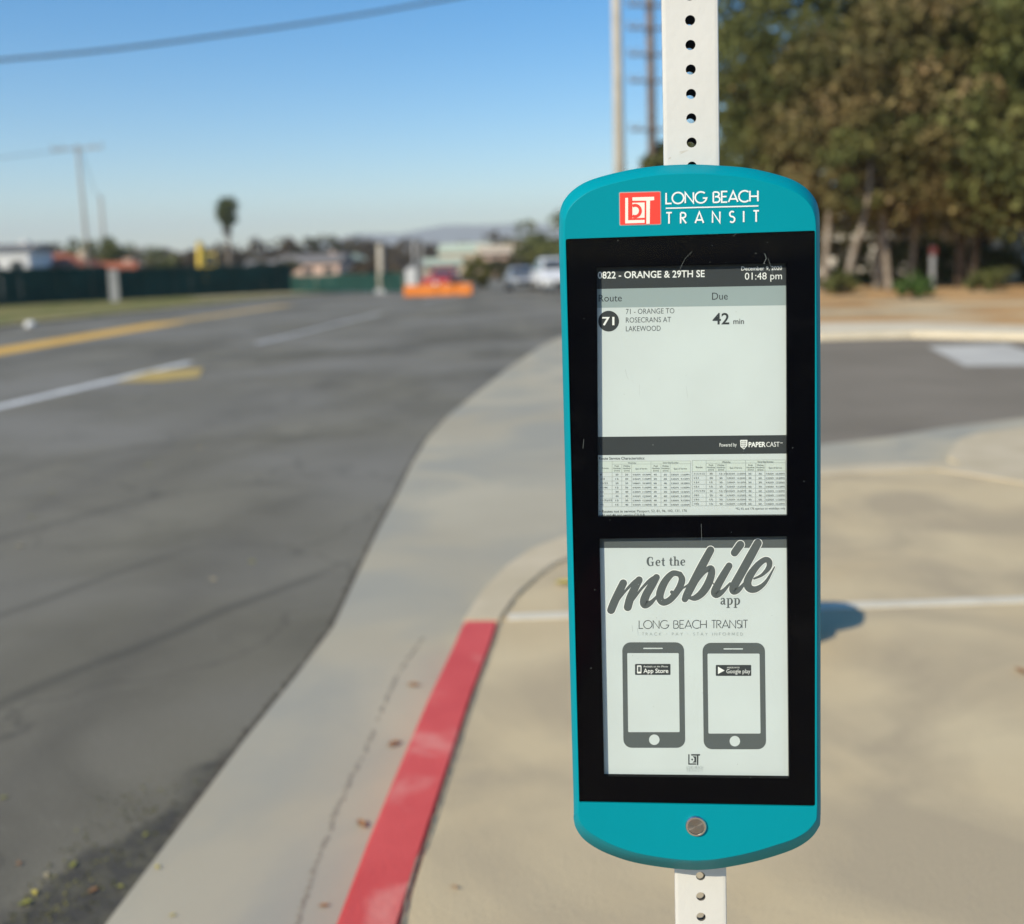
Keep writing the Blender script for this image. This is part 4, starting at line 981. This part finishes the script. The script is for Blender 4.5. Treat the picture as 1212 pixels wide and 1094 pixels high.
# palm
p = at(272, 330, 150); e = empty('palm_tree', (p.x, p.y, -.2)); tag(e, 'tall fan palm rising alone above the green fence', 'palm')
hp_ = at(272, 252, 150).z + .2
MB().tube([(0, 0, 0), (.15, 0, hp_ * .5), (.1, 0, hp_)], [.32, .24, .22], 10).build('trunk', 'bark', e, smooth=True)
fr_ = MB()
for k in range(150):
    a = random.uniform(0, 2 * math.pi); el = random.uniform(-1.45, 1.4); L_ = random.uniform(1.9, 2.7); Dv = Vector((math.cos(a) * math.cos(el), math.sin(a) * math.cos(el), math.sin(el)))
    s_ = Vector((-math.sin(a), math.cos(a), 0)); b0 = Vector((0.1, 0, hp_ + .3)); tip = b0 + Dv * L_ * Vector((1, 1, 1)).length / 1.732
    for j in range(5):
        off = (j - 2) * .22; q = (Dv + s_ * off).normalized(); mm = b0 + Dv * L_ * .45
        fr_.add([mm - s_ * .03, mm + s_ * .03, mm + q * L_ * .6 - Vector((0, 0, .18))], [(0, 1, 2)])
    fr_.add([b0 - s_ * .02, b0 + s_ * .02, b0 + Dv * L_ * .5], [(0, 1, 2)])
fo = fr_.build('crown', L['palm'], e)
quads(cloud((.1, 0, hp_ + .3), (1.3, 1.3, 1.9), 60, 60, .4), .22, L['palm'], 'crown_heart', e)
quads(cloud((.1, 0, hp_ - 2.0), (.5, .5, 1.8), 24, 50, .45), .2, L['far2'], 'dead_frond_skirt', e)
sk = MB()
for k in range(60):
    a = random.uniform(0, 2 * math.pi); z0 = hp_ - random.uniform(0, 1.6); sk.add([(math.cos(a) * .2, math.sin(a) * .2, z0), (math.cos(a + .25) * .25, math.sin(a + .25) * .25, z0), (math.cos(a) * .6, math.sin(a) * .6, z0 - .8)], [(0, 1, 2)])
sk.build('dead_fronds', 'bark', e)

# ================================================================== HOUSES
def house(px_, Y, w_, d_, h, rh_, wallm, roofm, label, yaw=0.0, z=-.2, nwin=3, hip=False):
    p = at(px_, 330, Y); e = empty('house', (p.x, p.y, z), yaw); tag(e, label, 'house')
    MB().box((0, 0, h / 2), (w_, d_, h)).build('wall', wallm, e)
    o_ = .35; x = w_ / 2 + o_; y = d_ / 2 + o_; rx = x - (d_ / 2 if hip else 0)
    MB().add([(-x, -y, h), (x, -y, h), (x, y, h), (-x, y, h), (-rx, 0, h + rh_), (rx, 0, h + rh_)], [(0, 1, 5, 4), (2, 3, 4, 5), (1, 2, 5), (3, 0, 4), (0, 3, 2, 1)]).build('roof', roofm, e)
    for k in range(nwin):
        wx = -w_ / 2 + w_ * (k + .5) / nwin; wz = h * .62
        MB().box((wx, -d_ / 2 - .02, wz), (min(1.6, w_ / nwin * .5), .06, h * .3)).build('window', 'window', e)
    MB().box((w_ * .28, 0, h + rh_ * .8), (.7, .7, 1.0)).build('chimney', wallm, e)
    return e
house(8, 105, 7, 8, 4.6, .7, 'whitewall', 'greyroof', 'white two storey house at the left border behind the green fence', R(8))
house(74, 112, 8.8, 8, 2.9, 1.5, 'tanwall', 'redroof', 'tan house with a wide red tile roof behind the green fence', R(-6), hip=True)
house(144, 100, 2.6, 3, 2.2, .9, 'orangehut' if 'orangehut' in M else 'pinkwall', 'redroof', 'small orange toned hut right of the red roofed house', R(10), nwin=1)
house(206, 260, 16, 9, 5.4, 1.6, 'whitewall', 'greyroof', 'low white building far off left of the yellow machines', R(4), nwin=5)
house(318, 190, 7, 8, 2.6, 1.2, 'greywall', 'greyroof', 'grey walled house low behind the fence right of the palm', R(4), nwin=4)
house(376, 150, 9, 8, 2.7, 1.3, 'pinkwall', 'greyroof', 'pink stucco house above the low green fence', R(-8))
house(418, 158, 5.0, 7, 2.0, 1.8, 'palegreen', 'palegreen', 'pale green gabled house right of the pink one', R(75), nwin=2)
house(524, 170, 6, 7, 1.9, 1.1, 'tanwall', 'palegreen', 'low house with a pale green roof behind the red pickup', R(5))
house(553, 210, 10, 8, 4.2, 1.9, 'tanwall', 'palegreen', 'cream house with a pale roof above the olive shrub', R(-5))
house(596, 130, 5.6, 7, 3.0, 1.1, 'pinkwall', 'tanwall', 'beige house between the olive shrub and the parked cars', R(6), nwin=2)
house(640, 190, 16, 8, 2.6, 1.3, 'greywall', 'greyroof', 'grey house low behind the parked cars', R(3), nwin=4)
# pale buildings seen between the trunks on the right
house(1010, 66, 9, 6, 3.2, .8, 'whitewall', 'greyroof', 'pale building glimpsed between the trunks beside the teal sign', R(5), nwin=6)
house(1180, 62, 7, 6, 3.0, .8, 'tanwall', 'greyroof', 'tan building glimpsed between the trunks at the right border', R(5), nwin=3)
house(1255, 55, 5, 5, 2.8, .8, 'whitewall', 'greyroof', 'white building showing under the dark green tree', R(5), nwin=2)

# ================================================================== MACHINES, VEHICLES, BARRIERS
def machine(px_, Y, s, boom, label):
    p = at(px_, 330, Y); e = empty('construction_machine', (p.x, p.y, -.2), R(15)); tag(e, label, 'construction machine')
    MB().box((0, 0, .45 * s), (2.2 * s, 1.6 * s, .5 * s)).build('track', 'tyre', e)
    bevel(MB().box((0, 0, 1.2 * s), (2.0 * s, 1.5 * s, .9 * s)).build('body', 'machine', e), .08)
    c_ = bevel(MB().box((-.3 * s, 0, 2.2 * s), (1.0 * s, 1.0 * s, 1.2 * s), top=.85).build('cab', 'machine', e), .05)
    MB().box((-.3 * s, -.49 * s, 2.25 * s), (.7 * s, .05, .7 * s), top=.9).build('window', 'window', c_)
    if boom: MB().tube([(.3 * s, 0, 1.5 * s), (.5 * s, 0, boom), (.1 * s, 0, boom + .2)], [.3, .34, .34], 8).build('boom', 'machine', e)
    MB().tube([(.8 * s, .2, 1.6 * s), (.8 * s, .2, 2.3 * s)], .06, 6).build('exhaust', 'tyre', e)
    return e
machine(235, 100, .72, 4.5, 'yellow construction machine with a raised boom behind the green fence')
machine(255, 98, 1.3, 0, 'yellow construction machine with a low cab beside the raised boom one')
def barrier(x, y, rz):
    e = empty('barrier', (x, y, ZR), rz)
    b_ = MB(); prof = [(-.30, 0), (.30, 0), (.30, .16), (.16, .34), (.12, .64), (-.12, .64), (-.16, .34), (-.30, .16)]
    n_ = len(prof); L_ = .92; vs_ = [(sx * L_, q[0], q[1]) for sx in (-1, 1) for q in prof]
    b_.add(vs_, [tuple(range(n_))[::-1], tuple(range(n_, 2 * n_))] + [(i, (i + 1) % n_, n_ + (i + 1) % n_, n_ + i) for i in range(n_)])
    bevel(b_.build('barrier_body', 'orange', e), .02)
    for sx in (-.5, .5): MB().box((sx, 0, .66), (.26, .16, .04)).build('fill_cap', 'plastic', e)
    return e
gx = [(498, 'leftmost of the three orange barriers, beside the white cabinet'), (519, 'middle orange barrier, in front of the red pickup'), (540, 'right orange barrier, beside the olive shrub')]
for px_, lb in gx:
    p = at(px_, 349, 58.5); e = barrier(p.x, p.y, R(-4)); tag(e, lb, 'barrier', 'orange plastic road barriers')
p = at(488, 346, 63); e = empty('utility_cabinet', (p.x, p.y, ZR), R(10)); tag(e, 'white upright cabinet at the end of the low green fence', 'cabinet')
bevel(MB().box((0, 0, .85), (.62, .6, 1.5)).build('cabinet_body', 'plastic', e), .02); MB().box((0, -.312, .85), (.5, .03, 1.3)).build('door', 'whitewall', e); MB().box((0, 0, .04), (.68, .66, .08)).build('plinth', 'greywall', e); MB().box((.18, -.34, .9), (.03, .03, .15)).build('handle', 'galv', e)
def car(px_, py_, Y, yaw, paint, label, prof=None, wd=1.82, name='parked_car', cat='car', rear=False, ln=4.5, ht=1.5):
    p = at(px_, py_, Y); e = empty(name, (p.x, p.y, ZR), yaw); tag(e, label, cat)
    # profile along local Y, front at -Y
    f_ = ln / 2
    lower = [(-f_, .32), (-f_ - .02, .62), (-f_ + .15, .80), (-f_ * .42, .93 * ht / 1.5), (f_ * .78, .98 * ht / 1.5), (f_, .88), (f_ + .02, .5), (f_ - .08, .30)]
    b_ = MB(); n_ = len(lower); vs_ = []
    for x, k in ((-wd / 2, .96), (-wd / 2 * .98, 1.0), (wd / 2 * .98, 1.0), (wd / 2, .96)):
        pass
    secs = [(-wd / 2, .985, -.02), (-wd / 2 + .1, 1.0, 0), (wd / 2 - .1, 1.0, 0), (wd / 2, .985, -.02)]
    for x, k, dz in secs: vs_ += [(x, y * k, max(.30, z + (dz if z > .7 else 0) * 2.5)) for y, z in lower]
    fs_ = [tuple(range(n_))[::-1], tuple(3 * n_ + i for i in range(n_))] + [(s_ * n_ + i, s_ * n_ + (i + 1) % n_, (s_ + 1) * n_ + (i + 1) % n_, (s_ + 1) * n_ + i) for s_ in range(3) for i in range(n_)]
    bevel(b_.add(vs_, fs_).build('body', paint, e), .05, 2, 25)
    zb = .90 * ht / 1.5
    cab = [(-f_ * .45, zb), (-f_ * .12, ht - .06), (f_ * .05, ht), (f_ * .5, ht - .03), (f_ * .86, zb)]
    if cat == 'pickup': cab = [(-f_ * .35, zb), (-f_ * .1, ht - .05), (f_ * .02, ht), (f_ * .18, ht - .03), (f_ * .22, zb)]
    n_ = len(cab); vs_ = []
    for sx in (-1, 1):
        for y, z in cab: vs_.append((sx * (wd / 2 - .08 - (z - zb) * .28), y, z))
    b_ = MB().add(vs_, [tuple(range(n_))[::-1], tuple(range(n_, 2 * n_))] + [(i, (i + 1) % n_, n_ + (i + 1) % n_, n_ + i) for i in range(n_)])
    cb = bevel(b_.build('cabin', paint, e), .04, 2, 20)
    def glassq(a, c, shrink=.1):
        (y0, z0), (y1, z1) = a, c
        w0 = wd / 2 - .08 - (z0 - zb) * .28 - shrink; w1 = wd / 2 - .08 - (z1 - zb) * .28 - shrink
        dy, dz = y1 - y0, z1 - z0; L_ = math.hypot(dy, dz); ny, nz = (-dz / L_ * .012, dy / L_ * .012)
        if nz < 0: ny, nz = -ny, -nz
        a0 = (y0 + dy * .14 + ny, z0 + dz * .14 + nz); a1 = (y0 + dy * .88 + ny, z0 + dz * .88 + nz)
        return [(-w0, *a0), (w0, *a0), (w1, *a1), (-w1, *a1)]
    MB().add(glassq(cab[0], cab[1]), [(0, 1, 2, 3)]).build('windscreen', 'window', e)
    MB().add(glassq(cab[-1], cab[-2]), [(0, 1, 2, 3)]).build('rear_window', 'window', e)
    for sx in (-1, 1):
        off = .014; y0 = cab[0][0] * .75; y1 = cab[1][0]; y2 = cab[-2][0]; y3 = cab[-1][0] * .82; z0 = zb + .06; z1 = ht - .14
        def sw(z): return sx * (wd / 2 - .08 - (z - zb) * .28 + off)
        MB().add([(sw(z0), y0, z0), (sw(z0), y3, z0), (sw(z1), y2, z1), (sw(z1), y1, z1)], [(0, 1, 2, 3)]).build('side_window', 'window', e)
        for yy in (-f_ * .62, f_ * .62):
            wh = MB().tube([(sx * (wd / 2 - .20), yy, .33), (sx * (wd / 2 + .01), yy, .33)], .33, 18).build('wheel', 'tyre', e)
            MB().tube([(sx * (wd / 2 - .02), yy, .33), (sx * (wd / 2 + .022), yy, .33)], .19, 14).build('rim', 'galv', wh)
        MB().box((sx * (wd / 2 - .28), -f_ - .0, .68), (.34, .08, .14)).build('headlight', 'lampglass', e)
        MB().box((sx * (wd / 2 - .22), f_ + .0, .76), (.26, .07, .2)).build('tail_light', 'tail', e)
        MB().box((sx * (wd / 2 + .09), -f_ * .32, 1.0), (.18, .1, .12)).build('wing_mirror', paint, e)
    MB().box((0, -f_ - .02, .50), (.9, .06, .2)).build('grille', 'tyre', e)
    MB().box((0, f_ + .03, .60), (.34, .02, .16)).build('number_plate', 'plastic', e)
    return e
car(655, 343, 62, R(8), 'carwhite', 'white van like car parked far down the road beside the teal sign', ht=1.95, ln=4.9, wd=1.95)
car(617, 345, 66, R(5), 'carsilver', 'silver car parked left of the white one', ht=1.45)
car(527, 344, 68, R(170), 'carred', 'red pickup parked behind the orange barriers', name='pickup_truck', cat='pickup', ht=1.55, ln=5.0, wd=1.85)

# ================================================================== SMALL THINGS ON THE GROUND
def leaf_obj(px_, py_, z, s, label, m_=None, group='fallen leaves on the pavement'):
    p = G(px_, py_, z); b_ = MB(); n_ = 9; a0 = random.uniform(0, 6.28); vs_ = []
    for i in range(n_):
        t = i / (n_ - 1); wv = math.sin(math.pi * t) * .42 * s
        for sx in (-1, 0, 1):
            X = (t - .5) * s * 1.9; Y = sx * wv; Z = .10 * s + abs(sx) * .22 * s * math.sin(math.pi * t) + .25 * s * (t - .5) ** 2 * 2
            vs_.append((X * math.cos(a0) - Y * math.sin(a0), X * math.sin(a0) + Y * math.cos(a0), Z))
    fs_ = []
    for i in range(n_ - 1):
        for k in range(2): fs_.append((i * 3 + k, (i + 1) * 3 + k, (i + 1) * 3 + k + 1, i * 3 + k + 1))
    o = b_.add(vs_, fs_).build('fallen_leaf', m_ or L['fallen'], smooth=True, loc=(p.x, p.y, z)); tag(o, label, 'leaf', group); return o
M['leafyellow'] = mat('yellow_leaf', (.52, .42, .08), rough=.6); M['leafbrown'] = mat('brown_leaf', (.30, .16, .07), rough=.6); M['leafpale'] = mat('pale_leaf', (.50, .42, .26), rough=.6)
M['leafolive'] = mat('olive_leaf', (.28, .27, .06), rough=.6)
leaves = [(86, 1025, ZR, .020, 'olive', 'olive leaf in the dark dirt left of the gutter lip'), (172, 989, ZR, .014, 'olive', 'olive leaf uppermost in the dark dirt by the gutter lip'), (22, 1023, ZR, .014, 'brown', 'brown leaf near the left border of the asphalt'), (54, 1037, ZR, .015, 'pale', 'tan leaf left of the dark dirt patch'),
 (30, 1070, ZR, .022, 'olive', 'olive leaf at the lower left corner'), (40, 1058, ZR, .018, 'yellow', 'yellow green leaf at the lower left corner'), (110, 1055, ZR, .018, 'brown', 'dull leaf in the middle of the dark dirt'), (4, 945, ZR, .014, 'olive', 'small leaf on the asphalt at the left border'),
 (142, 1050, ZR, .013, 'olive', 'small leaf against the gutter lip'), (186, 1027, ZG, .013, 'yellow', 'yellow crumb of leaf on the gutter edge'), (204, 1084, ZG, .010, 'yellow', 'yellow crumb of leaf at the bottom of the gutter'), (428, 977, ZG, .030, 'brown', 'orange brown leaf against the red curb'),
 (466, 882, ZG, .032, 'brown', 'brown leaf in the gutter halfway along the red curb'), (383, 1073, ZG, .016, 'brown', 'dark leaf at the bottom of the red curb'), (489, 812, ZG, .030, 'brown', 'dull leaf in the gutter seam'), (668, 692, ZW, .055, 'yellow', 'yellow leaf on the sidewalk beside the teal sign'),
 (23, 647, ZR, .030, 'pale', 'pale leaf on the asphalt near the left border'), (175, 551, ZR, .034, 'olive', 'dull leaf on the asphalt, farthest left of the middle ones'), (252, 687, ZR, .026, 'pale', 'pale leaf in the middle of the asphalt'), (298, 666, ZR, .026, 'olive', 'dull leaf in the middle of the asphalt, right of the pale one'),
 (236, 531, ZR, .034, 'pale', 'pale leaf on the asphalt farthest up the road'), (37, 613, ZR, .022, 'olive', 'small dull leaf on the asphalt near the left border'), (62, 582, ZR, .022, 'olive', 'small dull leaf on the asphalt above the pale one'), (538, 1051, ZW, .012, 'brown', 'tiny dark leaf on the sidewalk right of the red curb'), (1208, 796, ZW, .035, 'brown', 'dark leaf standing for a shadow smudge on the sidewalk at the right border')]  # last entry: dark leaf put in for a smudge of cast shadow
for x, y, z, s_, c_, lb in leaves: leaf_obj(x, y, z + .002, s_, lb, M['leaf' + c_])
# gravel and crumbs in the dirt patch: uncountable
pos = []
for i in range(420):
    t = random.random() ** 1.2; x = 130 - 120 * random.random() ** .8 + 150 * t * .9; y = 1090 - 190 * t * .9; q = G(x, y, ZR + .004); 
    if q.x < -1.02 - .05 * 0: pos.append((q.x - random.random() * .04, q.y, ZR + .004))
gobj = quads(np.array(pos), .0038, L['farolive'], 'leaf_litter', None, aspect=.8); tag(gobj, 'crumbled dry leaf litter in the dark dirt along the gutter', 'litter', kind='stuff')
# white bag on the far kerb
p = G(36, 388, -.08); bm = bmesh.new(); bmesh.ops.create_icosphere(bm, subdivisions=3, radius=.2)
for v in bm.verts:
    nz = 1 + .22 * math.sin(v.co.x * 31) * math.cos(v.co.y * 27) + .12 * math.sin(v.co.z * 45); v.co = Vector((v.co.x * 1.15 * nz, v.co.y * nz, max(-.13, v.co.z * .75 * nz)))
me = bpy.data.meshes.new('plastic_bag'); bm.to_mesh(me); bm.free(); me.materials.append(M['plastic']); me.polygons.foreach_set('use_smooth', [True] * len(me.polygons))
o = bpy.data.objects.new('plastic_bag', me); col.objects.link(o); o.location = (p.x, p.y, .02); o.scale = (.75, .75, .75); tag(o, 'small crumpled white bag at the edge of the grass verge', 'bag')
# unseen bags added behind the sign to cast the shadow right of the housing
def shadow_bag(x, y, z, rz, label):
    bm = bmesh.new(); bmesh.ops.create_uvsphere(bm, u_segments=24, v_segments=14, radius=1)
    for v in bm.verts:
        c_ = v.co; sx = math.copysign(abs(c_.x) ** .55, c_.x); sy = math.copysign(abs(c_.y) ** .6, c_.y)
        v.co = Vector((sx * .23, sy * .15, c_.z * (.10 - .025 * abs(sx)) + .008 * math.sin(sx * 9 + sy * 7)))
    me = bpy.data.meshes.new('shadow_bag'); bm.to_mesh(me); bm.free(); me.materials.append(M['shadow_bagcloth']); me.polygons.foreach_set('use_smooth', [True] * len(me.polygons))
    e = empty('shadow_bag', (x, y, z), rz); tag(e, label, 'shadow_bag', 'unseen shadow casters added behind the sign'); o = bpy.data.objects.new('shadow_bag_body', me); col.objects.link(o); o.parent = e; o.location = (0, 0, .095)
    MB().tube([(-.22, 0, .075), (-.27, .01, .085), (-.30, .02, .07)], [.02, .012, .028], 8).build('shadow_bag_end', 'shadow_bagcloth', e, smooth=True)
q = G(892, 758); shadow_bag(q.x, q.y, 0, R(5), 'lower of two bags added to cast a shadow on the sidewalk, mostly hidden by the teal sign')
q = G(889, 758); shadow_bag(q.x, q.y, .165, R(-8), 'upper bag resting on another, added to cast a shadow, mostly hidden by the teal sign')

# ================================================================== AIR
hb = MB().box((0, 2100, 150), (16000, 8400, 304)); 
HAZE = True
if HAZE:
    hz = hb.build('haze', 'wire'); hz.data.materials.clear(); hmtl = bpy.data.materials.new('haze_air'); hmtl.use_nodes = True
    n = hmtl.node_tree.nodes; n.remove(n['Principled BSDF']); pv = n.new('ShaderNodeVolumePrincipled'); pv.inputs['Density'].default_value = .00021; pv.inputs['Color'].default_value = (.93, .96, 1, 1)
    hmtl.node_tree.links.new(pv.outputs[0], n['Material Output'].inputs['Volume']); hz.data.materials.append(hmtl); tag(hz, kind='stuff')
